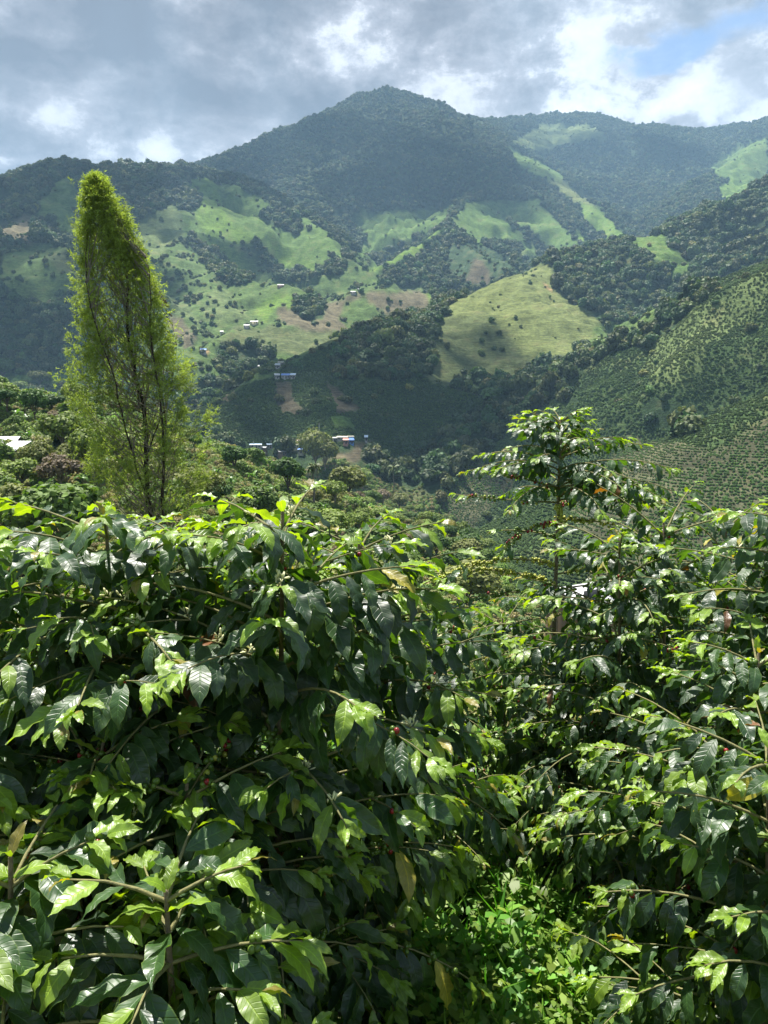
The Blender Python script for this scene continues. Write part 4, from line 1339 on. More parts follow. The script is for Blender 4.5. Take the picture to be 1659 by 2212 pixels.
def willow():
    dep = 26.0
    rng = np.random.default_rng(77)
    b0 = P(338, 1290, dep)
    O = np.array([b0[0], dep, zof(b0[0], dep)])
    W_ = lambda px, py, dy=0.0: P(px, py, dep) * (1, 0, 1) + (0, dep + dy, 0) - O
    g = np.array([0, 0, -0.3])
    stems = [([g] + [W_(*q) for q in ((336, 1180), (330, 1110), (316, 990), (302, 880), (288, 760), (277, 640), (262, 540), (240, 455), (212, 384))], 0.15),
             ([g + (.25, .1, 0)] + [W_(*q) for q in ((350, 1160, .5), (345, 1050, .8), (334, 930, 1.0), (322, 800, 1.0), (300, 660, .8), (288, 520, .5))], 0.09),
             ([g + (.6, -.1, 0)] + [W_(*q) for q in ((374, 1140, -.6), (370, 1000, -.8), (360, 880, -1.), (350, 760, -.9), (338, 650, -.6), (318, 560, -.3))], 0.085),
             ([W_(330, 1110), W_(308, 1000, -.5), W_(275, 860, -1.0), (W_(243, 740, -1.1)), W_(215, 620, -1.0), W_(196, 500, -.5), W_(186, 408, -.2)], 0.05),
             ([W_(316, 990), W_(340, 880, 1.0), W_(352, 760, 1.5), W_(345, 650, 1.4)], 0.04),
             ([W_(302, 880), W_(262, 740, 1.1), W_(240, 600, 1.1), W_(232, 480, .6), W_(205, 420, .3)], 0.06)]
    e = bpy.data.objects.new('willow_tree', None); COL.objects.link(e); e.location = tuple(O)
    e['label'] = 'tall feathery bright green willow rising above the coffee shrubs against the mountains'; e['category'] = 'tree'
    dense = []
    for pts, r in stems:
        pts = np.array(pts)
        t = np.linspace(0, len(pts) - 1, len(pts) * 4)
        pp = np.stack([np.interp(t, np.arange(len(pts)), pts[:, k]) for k in range(3)], -1) + rng.normal(0, 0.02, (len(t), 3)) + 0.10 * np.stack([np.sin(t * 2.1 + len(dense)), np.cos(t * 1.7), 0 * t], -1) * np.clip(t, 0, 1)[:, None]
        dense.append(pp)
        V, F = tube(pp, np.linspace(r, r * 0.10, len(pp)) * 0.75, 8)
        link('trunk', mesh_np('trunk', V, F, True, [M_DARKBARK]), parent=e)
    # crown outline on the photo: row, left edge, right edge
    env = np.array([(388, 204, 210), (403, 188, 226), (428, 170, 250), (464, 166, 274), (507, 158, 298), (543, 160, 306), (572, 166, 320), (608, 162, 332), (644, 164, 352), (698, 176, 356), (752, 182, 374),
                    (806, 165, 396), (860, 168, 412), (896, 178, 428), (950, 200, 425), (1000, 205, 422), (1076, 225, 440), (1180, 240, 440)], float)
    zs = np.array([W_(0, q[0])[2] for q in env]); xl = np.array([W_(q[1], q[0])[0] for q in env]); xr = np.array([W_(q[2], q[0])[0] for q in env])
    o = np.argsort(zs); zs, xl, xr = zs[o], xl[o], xr[o]
    tw = []; lp, ld, ls, lc = [], [], [], []
    def spray(c, d, m, young, wild=0.55):
        sd = d * 0.7 + rng.normal(0, wild, 3) + np.array([0.22, 0, 0.30]); sd /= np.linalg.norm(sd)
        sl = rng.uniform(0.14, 0.36)
        u = np.linspace(0.05, 1, m)[:, None]
        pos = c + sd * sl * u + np.array([0.10, 0, -0.20]) * sl * u ** 2
        dd = sd * 0.55 + rng.normal(0, 0.42, (m, 3)) + np.array([0.12, 0, -0.25]); dd /= np.linalg.norm(dd, axis=1)[:, None]
        lp.append(pos); ld.append(dd); ls.append(rng.uniform(0.07, 0.125, m))
        c_ = np.array((0.140, 0.195, 0.045)) * (1 - young) + np.array((0.34, 0.43, 0.11)) * young
        lc.append(np.tile(c_ * rng.uniform(0.7, 1.3), (m, 1)))

    for k in range(400):
        z = zs[0] + (zs[-1] - zs[0]) * rng.random() ** 0.85
        a, b = np.interp(z, zs, xl), np.interp(z, zs, xr)
        phi = rng.uniform(0, 6.28); q = rng.uniform(0.30, 1.0) ** 0.55 * (1.16 if rng.random() < 0.2 else 1.0)
        cx = (a + b) / 2; R = (b - a) / 2 * (1.14 if z < (zs[0] + zs[-1]) * 0.5 else (1.0 if z < zs[-1] - 3.0 else 0.82))
        end = np.array([cx + math.cos(phi) * R * q, math.sin(phi) * R * 0.75 * q, z])
        st = dense[rng.choice(6, p=[.26, .16, .18, .18, .10, .12])]
        i = np.argmin(np.abs(st[:, 2] - (z - rng.uniform(1.0, 3.0))))
        base = st[i]
        if np.linalg.norm((end - base)[:2]) > 3.4 or end[2] < base[2] + 0.4: continue
        p = bez(base, base * 0.4 + end * 0.6 + np.array([0, 0, -0.45]), end, 9) + rng.normal(0, 0.02, (9, 3))
        tw.append(tube(p, np.linspace(0.020, 0.004, 9), 4))
        d = end - base; d /= np.linalg.norm(d)
        low = float(np.clip((z - zs[0]) / (zs[-1] - zs[0]), 0, 1))
        # a tuft at the tip, thin feathering below it
        tuft = rng.uniform(0.12, 0.32) * (0.7 + 0.5 * low) * min(1, max(0.15, R / 1.1))
        for s in range(int(rng.uniform(6, 38) * (0.6 + 0.7 * low))):
            c = end + rng.normal(0, 1, 3) * tuft * (0.55, 0.55, 1.5)
            spray(c, d, 13, rng.uniform(0.35, 1.0))
        for s in range(rng.integers(2, 6)):
            t = rng.uniform(0.25, 0.95)
            spray(p[int(t * 8)] + rng.normal(0, 0.06, 3), d, 10, rng.uniform(0, 0.4), 0.7)
    V, F = mergeq(tw)
    link('branches', mesh_np('branches', V, F, True, [M_BARKG]), parent=e)
    lp = np.concatenate(lp); ld = np.concatenate(ld); ls = np.concatenate(ls); lc = np.concatenate(lc)
    n = len(lp)
    a = rng.normal(size=(n, 3)) + (0, 0, 1.0); y = np.cross(a, ld); y /= np.linalg.norm(y, axis=1)[:, None]
    tv = np.array([(0, 0, 0), (.4, -.085, .03), (1, 0, -.08), (.4, .085, .03)])
    V, F = stamp(tv, LEAF6_F, lp, np.stack([ld, y, np.cross(ld, y)], -1), ls * 1.15)
    link('foliage', mesh_np('foliage', V, F, False, [M_WILLOW], np.repeat(lc, 4, 0)), parent=e)
    print('willow leaves', n)


willow()


# ------------------------------------------------------------------ coffee shrubs
def coffee_leaf_mat():
    m, N = new_mat('coffee_leaf')
    at = N.n('ShaderNodeAttribute', attribute_name='tint')
    uv = N.n('ShaderNodeUVMap', uv_map='uv')
    sp = N.n('ShaderNodeSeparateXYZ', {0: uv})
    v = N.m('ABSOLUTE', N.m('SUBTRACT', N.m('MULTIPLY', (sp, 1), 2.0), 1.0))
    ph = N.m('SUBTRACT', N.m('MULTIPLY', (sp, 0), 10.0), N.m('MULTIPLY', v, 1.35))
    fr = N.m('ABSOLUTE', N.m('SUBTRACT', N.m('FRACT', ph), 0.5))        # 0.5 on a side vein
    vein = N.ramp(fr, [(0.36, 0.0), (0.5, 1.0)], 'EASE')
    mid = N.ramp(v, [(0.02, 1.0), (0.10, 0.0)], 'EASE')
    geo = N.n('ShaderNodeNewGeometry')
    tco = N.n('ShaderNodeTexCoord')
    nz = N.n('ShaderNodeTexNoise', {'Vector': (tco, 'Object'), 'Scale': 55.0, 'Detail': 3.0, 'Roughness': 0.6})
    nz2 = N.n('ShaderNodeTexNoise', {'Vector': (tco, 'Object'), 'Scale': 11.0, 'Detail': 2.0})
    mott = N.ramp((nz, 0), [(0.3, 0.84), (0.75, 1.18)])
    col = N.mix(1.0, at, mott, 'MULTIPLY')
    pale = N.mix(1.0, mo(col), (1.9, 1.75, 1.4), 'MULTIPLY')
    f = N.m('MAXIMUM', N.m('MULTIPLY', (mid, 0), 0.75), N.m('MULTIPLY', (vein, 0), 0.22))
    col = N.mix(f, mo(col), mo(pale))
    # yellow blotches on a few leaves
    spot = N.m('MULTIPLY', N.ramp((nz, 0), [(0.72, 0.0), (0.76, 1.0)]), N.ramp((nz2, 0), [(0.66, 0.0), (0.70, 1.0)]))
    col = N.mix(spot, mo(col), (0.42, 0.36, 0.03))
    lit_rim = N.m('MULTIPLY', N.ramp(v, [(0.90, 0.0), (0.99, 1.0)]), 0.42)  # edge painted yellow-green for light glowing through the leaf margin
    col = N.mix(lit_rim, mo(col), (0.19, 0.27, 0.035))
    under = N.mix(1.0, mo(col), (1.45, 1.30, 1.25), 'MULTIPLY')
    col = N.mix((geo, 'Backfacing'), mo(col), mo(under))
    hgt = N.m('ADD', N.m('MULTIPLY', (vein, 0), -1.0), N.m('MULTIPLY', (mid, 0), -0.8))
    bmp = N.n('ShaderNodeBump', {'Strength': 0.38, 'Distance': 0.0020, 'Height': hgt})
    rg = N.m('ADD', N.m('MULTIPLY', (geo, 'Backfacing'), 0.25), N.ramp((nz2, 0), [(0.3, 0.33), (0.7, 0.50)]))
    b = N.n('ShaderNodeBsdfPrincipled', {'Base Color': mo(col), 'Roughness': rg, 'Specular IOR Level': 0.72, 'Normal': bmp})
    tcol = N.mix(1.0, mo(col), (2.7, 2.8, 0.40), 'MULTIPLY')
    t = N.n('ShaderNodeBsdfTranslucent', {0: mo(tcol)})
    N.n('ShaderNodeOutputMaterial', {0: N.n('ShaderNodeMixShader', {0: 0.27, 1: b, 2: t})})
    return m


M_CLEAF = coffee_leaf_mat()


def coffee_leaf(nt, nv, seed):
    rng = np.random.default_rng(seed)
    t = np.linspace(0, 1, nt)
    v = np.linspace(-1, 1, nv)
    prof = 0.160 * np.sin(math.pi * t ** 0.88) ** 0.85
    prof *= np.where(t > 0.8, 1 - 0.55 * (t - 0.8) / 0.2, 1)
    prof = np.maximum(prof, np.where(t < 0.06, 0.008, 0.004))
    wave = rng.uniform(0.018, 0.042); nw = rng.uniform(2.8, 4.2); p0 = rng.uniform(0, 6.28); p1 = rng.uniform(0, 6.28)
    fold = rng.uniform(-0.05, 0.40); bend = rng.uniform(0.35, 1.5); tw = rng.uniform(-0.5, 0.5)
    sidec = rng.uniform(-0.10, 0.10)
    th = -bend * t ** 1.3
    dx = np.cumsum(np.cos(th)) / nt; dz = np.cumsum(np.sin(th)) / nt
    dx -= dx[0]; dz -= dz[0]
    V = []; UV = []
    for i in range(nt):
        for q in v:
            y = q * prof[i]
            ph = p0 if q < 0 else p1
            z = fold * abs(y) + wave * abs(q) ** 1.6 * math.sin(2 * math.pi * nw * t[i] + ph) * min(1, 3.5 * t[i] * (1.15 - t[i]))
            a = tw * t[i]
            y2, z2 = y * math.cos(a) - z * math.sin(a), y * math.sin(a) + z * math.cos(a)
            # place across the bent midrib
            V.append((dx[i] - math.sin(th[i]) * z2, y2 + sidec * t[i] ** 2, dz[i] + math.cos(th[i]) * z2)); UV.append((t[i], q * 0.5 + 0.5))
    i = np.arange(nt - 1)[:, None] * nv; j = np.arange(nv - 1)[None, :]
    F = np.stack([i + j, i + nv + j, i + nv + j + 1, i + j + 1], -1).reshape(-1, 4)
    return np.array(V), F, np.array(UV)


LEAF_HI = [coffee_leaf(15, 5, 40 + k) for k in range(14)]
LEAF_LO = [coffee_leaf(8, 3, 80 + k) for k in range(10)]


class Plant:
    def __init__(s, seed):
        s.rng = np.random.default_rng(seed)
        s.leaf = []          # pos, dir, up, length, tint
        s.branch = []        # (V, F)
        s.cherry = []        # (points, colours)
        s.flower = []
        s.dead = []

    def add_leaf(s, pos, d, L, age, up=(0, 0, 1)):
        """age 0 = new leaf, 1 = old"""
        r = s.rng
        if age < 0.12 and r.random() < 0.14:
            c = np.array([0.19, 0.165, 0.028]) * r.uniform(0.7, 1.2)
        elif age < 0.42:
            c = np.array([0.155, 0.250, 0.024]) * r.uniform(0.75, 1.25)
        elif r.random() < 0.003:
            c = np.array([0.17, 0.075, 0.03]) * r.uniform(0.6, 1.1)
        elif r.random() < 0.006:
            c = np.array([0.34, 0.30, 0.04]) * r.uniform(0.7, 1.1)
        else:
            k = r.random()
            c = (np.array([0.016, 0.041, 0.017]) * (1 - k) + np.array([0.038, 0.090, 0.021]) * k) * r.uniform(0.85, 1.2)
        s.leaf.append((pos, d, np.array(up, float) + r.normal(0, 0.28, 3), L, c))

    def grow(s, p, az, L, e0, droop, lsize, foliate=0.6, nodegap=0.042, rad=0.005, cher=0.0, flo=0.0, sub=0.0, leafdroop=0.5, curl=0.0, hue=None):
        """one side branch: a curved path with leaf pairs at its nodes"""
        r = s.rng
        n = max(4, int(L / 0.03))
        ds = L / n
        path = [np.array(p, float)]; dirs = []
        a = az
        for i in range(n):
            u = i / n
            e = e0 - droop * u ** 1.2
            a += curl / n + r.normal(0, 0.03)
            d = np.array([math.sin(a) * math.cos(e), math.cos(a) * math.cos(e), math.sin(e)])
            dirs.append(d); path.append(path[-1] + d * ds)
        path = np.array(path); dirs.append(dirs[-1]); dirs = np.array(dirs)
        s.branch.append(tube(path[::2] if n > 5 else path, np.linspace(rad, rad * 0.38, len(path[::2] if n > 5 else path)), 5))
        s0 = L * (1 - foliate)
        q = s0 + r.uniform(0, nodegap)
        side = r.integers(0, 2)
        while q < L:
            k = q / L * n; i = int(k)
            pos = path[i] + (path[min(i + 1, n)] - path[i]) * (k - i)
            d = dirs[i]
            left = L - q
            age = min(1.0, left / 0.16) if left < 0.16 else 1.0
            sz = lsize * (0.35 + 0.65 * min(1, (left + 0.02) / 0.13)) * r.uniform(0.68, 1.18)
            sv = np.cross(d, (0, 0, 1)); sv /= np.linalg.norm(sv) + 1e-6
            al = (0.40 + 0.65 * min(1, left / 0.2)) + r.normal(0, 0.12)
            for sg in (-1, 1):
                if r.random() < 0.10: continue
                ld = d * math.cos(al) + sv * sg * math.sin(al)
                ld = ld + np.array([0, 0, -1]) * leafdroop * r.uniform(0.3, 1.3) * (0.35 + 0.65 * age) + np.array([0, 0, 0.35]) * (1 - age) + r.normal(0, 0.10, 3)
                ld /= np.linalg.norm(ld)
                s.add_leaf(pos + ld * 0.008, ld, sz, age * r.uniform(0.7, 1.0) if age < 1 else 1.0)
            if r.random() < flo: s.flower.append((pos, d))
            q += nodegap * r.uniform(0.8, 1.3)
        # terminal pair
        for sg in (-1, 1):
            ld = d + sv * sg * 0.5 + np.array([0, 0, 0.25]) + r.normal(0, .08, 3); ld /= np.linalg.norm(ld)
            s.add_leaf(path[-1], ld, lsize * r.uniform(0.32, 0.55), 0.05)
        # fruit on the older wood
        q = 0.08 * L
        while q < L * 0.9:
            i = int(q / L * n)
            if r.random() < cher * (1.4 if q < s0 + 0.12 else 0.35): s.cherry.append((path[i], dirs[i], hue))
            if sub and r.random() < sub and q < L * 0.7:
                s.grow(path[i], a + r.choice([-1, 1]) * r.uniform(0.5, 1.0), r.uniform(0.18, 0.36), e0 * 0.5 + r.uniform(-0.2, 0.2), droop * 0.6, lsize * 0.9, 0.75, nodegap, rad * 0.6, cher, flo, 0, leafdroop)
            q += nodegap
        return path

    def stem(s, base, top, r0=0.016, bend=0.05):
        mid = (np.array(base) + np.array(top)) / 2 + s.rng.normal(0, bend, 3) * (1, 1, 0)
        p = bez(base, mid, top, 14)
        s.trunk = tube(p, np.linspace(r0, r0 * 0.30, 14), 8)
        return p


def leaf_mesh(leaves, templates):
    n = len(leaves)
    rng = np.random.default_rng(n)
    var = rng.integers(0, len(templates), n)
    parts = []; uvs = []
    pos = np.array([l[0] for l in leaves]); d = np.array([l[1] for l in leaves]); up = np.array([l[2] for l in leaves])
    ln = np.array([l[3] for l in leaves]); tint = np.array([l[4] for l in leaves])
    y = np.cross(up, d); y /= np.linalg.norm(y, axis=1)[:, None] + 1e-9
    z = np.cross(d, y)
    rot = np.stack([d, y, z], -1)
    wd = rng.uniform(0.85, 1.18, n)
    for k, (tv, tf, tuv) in enumerate(templates):
        m = var == k
        if not m.any(): continue
        sc = np.stack([ln[m], ln[m] * wd[m], ln[m]], -1)
        V, F = stamp(tv, tf, pos[m], rot[m], sc)
        parts.append((V, F, np.repeat(tint[m], len(tv), 0))); uvs.append(np.tile(tuv, (m.sum(), 1)))
    V, F, C_ = merge(parts)
    return mesh_np('foliage', V, F, True, [M_CLEAF], C_, np.concatenate(uvs))


def attr_mat(name, rough, spec, trans=0.0):
    m, N = new_mat(name)
    at = N.n('ShaderNodeAttribute', attribute_name='tint')
    b = N.n('ShaderNodeBsdfPrincipled', {'Base Color': (at, 0), 'Roughness': rough, 'Specular IOR Level': spec, 'Subsurface Weight': 0.0})
    N.n('ShaderNodeOutputMaterial', {0: N.n('ShaderNodeMixShader', {0: trans, 1: b, 2: N.n('ShaderNodeBsdfTranslucent', {0: (at, 0)})})})
    return m


M_CHERRY = attr_mat('coffee_cherry', 0.3, 0.5, 0.12)
M_PETAL = attr_mat('coffee_blossom', 0.55, 0.3, 0.3)
M_DEAD = attr_mat('dry_leaf', 0.8, 0.2, 0.25)
M_CBARK = plain('coffee_bark', (0.19, 0.155, 0.105), 0.85, 0.15, 0.4, 60, bump=0.7)
M_TWIG = plain('coffee_twig', (0.20, 0.19, 0.085), 0.8, 0.2, 0.35, 60, bump=0.4)
CHC = dict(green=[(0.085, 0.15, 0.022), (0.13, 0.21, 0.035)], yellow=[(0.34, 0.40, 0.05), (0.45, 0.44, 0.07)], red=[(0.30, 0.015, 0.02), (0.20, 0.02, 0.02)])


def cherry_mesh(p, d, rng, hue, n=None, r=0.0078, hi=True, sp=0.015):
    V0, F0 = ICO2 if hi else ICO1
    n = n or rng.integers(4, 12)
    parts = []
    sv = np.cross(d, (0, 0, 1)); sv /= np.linalg.norm(sv) + 1e-6; uz = np.cross(sv, d)
    for k in range(n):
        a = rng.uniform(0, 6.28)
        c = p + d * rng.uniform(-sp, sp) + (sv * math.cos(a) + uz * math.sin(a)) * (r * rng.uniform(1.0, 1.9)) + (0, 0, -0.002)
        kk = hue or ('red' if rng.random() < 0.10 else 'green')
        if kk == 'mixed': kk = 'red' if rng.random() < 0.35 else ('yellow' if rng.random() < 0.3 else 'green')
        q = rng.random(); cc = np.array(CHC[kk][0]) * q + np.array(CHC[kk][1]) * (1 - q)
        rr = r * rng.uniform(0.85, 1.1)
        parts.append((V0 * (rr, rr, rr * 1.15) + c, F0, cc))
    V, F, C_ = merge(parts)
    return mesh_np('cherry_cluster', V, F, True, [M_CHERRY], C_)


def flower_mesh(p, d, rng):
    parts = []
    b = np.array([(0, 0, 0), (.35, .09, 0), (.35, 0, .09), (.35, -.09, 0), (.35, 0, -.09), (.8, .13, 0), (.8, 0, .13), (.8, -.13, 0), (.8, 0, -.13), (1, 0, 0)])
    f = [(0, 1, 2, 2), (0, 2, 3, 3), (0, 3, 4, 4), (0, 4, 1, 1), (1, 5, 6, 2), (2, 6, 7, 3), (3, 7, 8, 4), (4, 8, 5, 1), (5, 9, 6, 6), (6, 9, 7, 7), (7, 9, 8, 8), (8, 9, 5, 5)]
    n = rng.integers(9, 18)
    pos = np.tile(p, (n, 1)) + rng.normal(0, 0.006, (n, 3))
    z = rng.normal(0, 0.6, (n, 3)) + (0, 0, 0.8); z /= np.linalg.norm(z, axis=1)[:, None]
    y = np.cross(z, rng.normal(size=(n, 3))); y /= np.linalg.norm(y, axis=1)[:, None]
    rot = np.stack([z, y, np.cross(z, y)], -1)
    V, F = stamp(b, np.array(f), pos, rot, rng.uniform(0.014, 0.026, n))
    c = np.repeat(np.array([(0.82, 0.82, 0.50)]) * rng.uniform(0.8, 1.15, (n, 1)), len(b), 0)
    return mesh_np('blossom_cluster', V, F, True, [M_PETAL], c)


def finish(pl, name, label, origin, hi=True, group=None, category='coffee shrub', maxc=95, long=False):
    """make the objects of a grown plant (its coordinates are relative to origin)"""
    e = bpy.data.objects.new(name, None); COL.objects.link(e); e.location = tuple(origin)
    e['label'] = label; e['category'] = category
    if group: e['group'] = group
    link('trunk', mesh_np('trunk', *pl.trunk, True, [M_CBARK]), parent=e)
    br = sorted(pl.branch, key=lambda b: -len(b[0]))
    for V, F in br[:95]:
        link('branch', mesh_np('branch', V, F, True, [M_TWIG]), parent=e)
    if len(br) > 95:
        V, F = mergeq(br[95:]); link('twigs', mesh_np('twigs', V, F, True, [M_TWIG]), parent=e, kind='stuff')
    fo = link('foliage', leaf_mesh(pl.leaf, LEAF_HI if hi else LEAF_LO), parent=e)
    rng = pl.rng
    ch = list(pl.cherry)
    if len(ch) > maxc: ch = [ch[i] for i in rng.choice(len(ch), maxc, replace=False)]
    for p, d, h in ch:
        link('cherry_cluster', cherry_mesh(p, d, rng, h, hi=hi) if not long else cherry_mesh(p, d, rng, h, n=int(rng.integers(10, 20)), r=0.0085, hi=False, sp=0.055), parent=e)
    for p, d in pl.flower[:90]:
        link('blossom_cluster', flower_mesh(p + (0, 0, 0.008), d, rng), parent=e)
    return e


def shrub(seed, H, Lmax=0.62, lsize=0.165, h0=0.28, gap=0.085, cher=0.16, flo=0.0, sub=0.22, droop=0.9, top=True, facing=None, r0=0.016):
    pl = Plant(seed); r = pl.rng
    lean = r.normal(0, 0.05, 2)
    sp = pl.stem((0, 0, -0.15), (lean[0], lean[1], H), r0)
    h = h0 * H; k = 0
    while h < H - 0.02:
        u = (h - h0 * H) / (H - h0 * H)
        i = (h + 0.15) / (H + 0.15) * 13; a = int(i)
        p = sp[a] + (sp[min(a + 1, 13)] - sp[a]) * (i - a)
        az0 = k * 1.571 + r.normal(0, 0.35)
        L = Lmax * (0.42 + 0.58 * min(1, ((1 - u) * 1.6)) ** 0.6) * r.uniform(0.80, 1.12)
        for s in ((0, math.pi) if u < 0.6 else (0, math.pi, 1.9)):
            if r.random() < 0.08: continue
            az = az0 + s
            if facing is not None and r.random() < 0.35: az = facing + r.normal(0, 0.7)
            e0 = 0.28 + 0.30 * u + r.normal(0, 0.10)
            dr = droop * (0.5 + 0.7 * (1 - u)) * r.uniform(0.7, 1.25)
            pl.grow(p, az, L * r.uniform(0.85, 1.1), e0, dr, lsize * (1 - 0.12 * u), foliate=min(0.96, 0.56 / L + 0.10), cher=cher * (1 - 0.7 * u), flo=flo * (u > 0.42), sub=sub * (1 - u) if L > 0.35 else 0, leafdroop=0.55 + 0.45 * (1 - u))
        h += gap * r.uniform(0.8, 1.2); k += 1
    # the leading shoot
    tp = sp[-1]
    for j in range(3):
        for s in (0, math.pi):
            a = j * 1.571 + s + r.normal(0, .2)
            e = 0.25 + 0.42 * j
            d = np.array([math.sin(a) * math.cos(e), math.cos(a) * math.cos(e), math.sin(e)])
            pl.add_leaf(tp - (0, 0, 0.09 - 0.045 * j), d, lsize * (0.95 - 0.25 * j), 0.5 - 0.22 * j)
    return pl


def ground_at(x, y):
    return zof(x, y)


CS = 'coffee shrubs of the plantation'
# px of the stem, py of the top, depth, seed, hi-res, kwargs, label
SHRUBS = [
    (205, 1098, 2.05, 1, True, dict(Lmax=0.60, cher=0.3, extra=[(1300, 2.45, 0.50, 0.05, 0.3, 'green'), (1330, 3.4, 0.42, 0.1, 0.5, 'green')]), 'leafy coffee shrub below the willow with a cluster of large green cherries'),
    (425, 1118, 2.25, 2, True, dict(Lmax=0.58), 'coffee shrub with bronze young shoots right below the willow trunk'),
    (545, 1062, 2.05, 3, True, dict(Lmax=0.60, flo=0.15, cher=0.2, extra=[(1530, 2.8, 0.42, 0.0, 0.4, 'green'), (1560, 3.5, 0.40, 0.1, 0.5, 'mixed')]), 'coffee shrub in cream-white blossom with an upright leading shoot'),
    (795, 1175, 2.6, 4, True, dict(Lmax=0.55, flo=0.10), 'coffee shrub just behind the blossoming one with wavy glossy leaves'),
    (-40, 1140, 2.1, 5, True, dict(Lmax=0.58), 'coffee shrub cut by the photo edge beside the green-cherry shrub'),
    (150, 1640, 1.75, 6, True, dict(Lmax=0.55, cher=0.3, H=None), 'low coffee shrub under the green-cherry shrub with hanging leaf fans'),
    (400, 1700, 1.70, 7, True, dict(Lmax=0.50, cher=0.3), 'low shaded coffee shrub under the bronze-tipped shrub'),
    (600, 1730, 1.85, 8, True, dict(Lmax=0.44, cher=0.3), 'low coffee shrub beneath the blossoming one beside the weedy gap'),
    (60, 1860, 1.35, 9, True, dict(Lmax=0.40, lsize=0.175), 'nearest coffee shrub in the bottom corner opposite the weedy gap'),
    (430, 1900, 1.35, 10, True, dict(Lmax=0.34, lsize=0.175), 'nearest low coffee shrub at the bottom under the blossoming one'),
    (1445, 1135, 3.2, 11, True, dict(Lmax=0.68), 'tall bushy coffee shrub with pale trunk right of the isolated cherry-laden one'),
    (1300, 1185, 3.6, 12, False, dict(Lmax=0.62), 'coffee shrub in front of the white-roofed hut'),
    (1640, 1090, 2.75, 13, True, dict(Lmax=0.66), 'tall dark coffee shrub against the brown terraced rows at the photo edge'),
    (1600, 1400, 2.3, 14, True, dict(Lmax=0.52, cher=0.25, extra=[(1560, 3.9, 0.45, 0.1, 0.4, 'green'), (1640, 3.6, 0.40, 0.1, 0.4, 'green')]), 'dense coffee shrub with green cherries in front of the tall dark one'),
    (1700, 1600, 1.85, 15, True, dict(Lmax=0.50, cher=0.25), 'coffee shrub with blossom buds beside the weedy gap at the photo edge'),
    (1490, 1580, 2.5, 16, True, dict(Lmax=0.44), 'coffee shrub with hanging mature leaves on the far bank of the weedy gap'),
    (1700, 1900, 1.65, 17, True, dict(Lmax=0.38), 'lowest coffee shrub in the bottom corner beside the weedy gap'),
    (1545, 1125, 3.5, 30, False, dict(Lmax=0.68), 'coffee shrub filling the row between the pale-trunked one and the tall dark one'),
    (1350, 1165, 3.1, 31, True, dict(Lmax=0.56), 'coffee shrub with young bright tips just left of the pale-trunked one'),
    (1090, 1330, 4.3, 18, False, dict(Lmax=0.70, cher=0.4), 'open coffee shrub with arching pale branches below the isolated one'),
    (950, 1390, 3.7, 19, False, dict(Lmax=0.66), 'coffee shrub filling the middle between the blossoming one and the isolated one'),
    (1230, 1400, 3.7, 20, False, dict(Lmax=0.64), 'coffee shrub directly in front of the isolated trunk'),
    (850, 1420, 4.5, 21, False, dict(Lmax=0.66), 'coffee shrub seen behind the blossoming one towards the banana leaf'),
    (1000, 1500, 3.6, 22, False, dict(Lmax=0.55, cher=0.3), 'bright coffee shrub in the middle just above the weedy gap'),
    (1200, 1520, 3.6, 23, False, dict(Lmax=0.52), 'coffee shrub closing the upper end of the weedy gap'),
    (765, 1640, 2.6, 24, True, dict(Lmax=0.42, cher=0.25), 'coffee shrub with twiggy bare wood on the near bank of the weedy gap'),
    (690, 1400, 4.6, 25, False, dict(Lmax=0.68), 'sunlit coffee shrub glimpsed through the blossoming one'),
    (480, 1420, 4.8, 26, False, dict(Lmax=0.68), 'sunlit coffee shrub glimpsed through the bronze-tipped one'),
    (260, 1440, 5.0, 27, False, dict(Lmax=0.68), 'sunlit coffee shrub glimpsed through the green-cherry one'),
    (60, 1430, 4.6, 28, False, dict(Lmax=0.68), 'sunlit coffee shrub glimpsed through the leaves at the photo edge'),
    (1380, 1330, 4.6, 29, False, dict(Lmax=0.68), 'coffee shrub behind the tall bushy one with pale trunk'),
]


def shrubs():
    made = 0
    for px, py, dep, seed, hi, kw, lab in SHRUBS:
        kw = dict(kw); kw.pop('H', None)
        py += 30 if dep < 2.4 and py < 1300 else 0
        tp = P(px, py, dep)
        g = ground_at(tp[0], dep)
        H = tp[2] - g
        far = dep > 2.9
        kw.setdefault('lsize', (0.172 if px < 900 else 0.146) if not far else 0.128)
        ex = kw.pop('extra', [])
        pl = shrub(seed, H, h0=0.22, gap=0.074 if not far else 0.10, **kw)
        for ey, az, L, e0, dr, hue in ex:
            h = P(px, ey, dep)[2] - g
            pl.grow((0.0, 0.0, h), az, L, e0, dr, 0.15, foliate=0.35, nodegap=0.03, cher=0.85, rad=0.006, hue=hue)
        finish(pl, 'coffee_shrub', lab, (tp[0], dep, g), hi, CS)
        made += len(pl.leaf)
    print('coffee leaves', made)


shrubs()


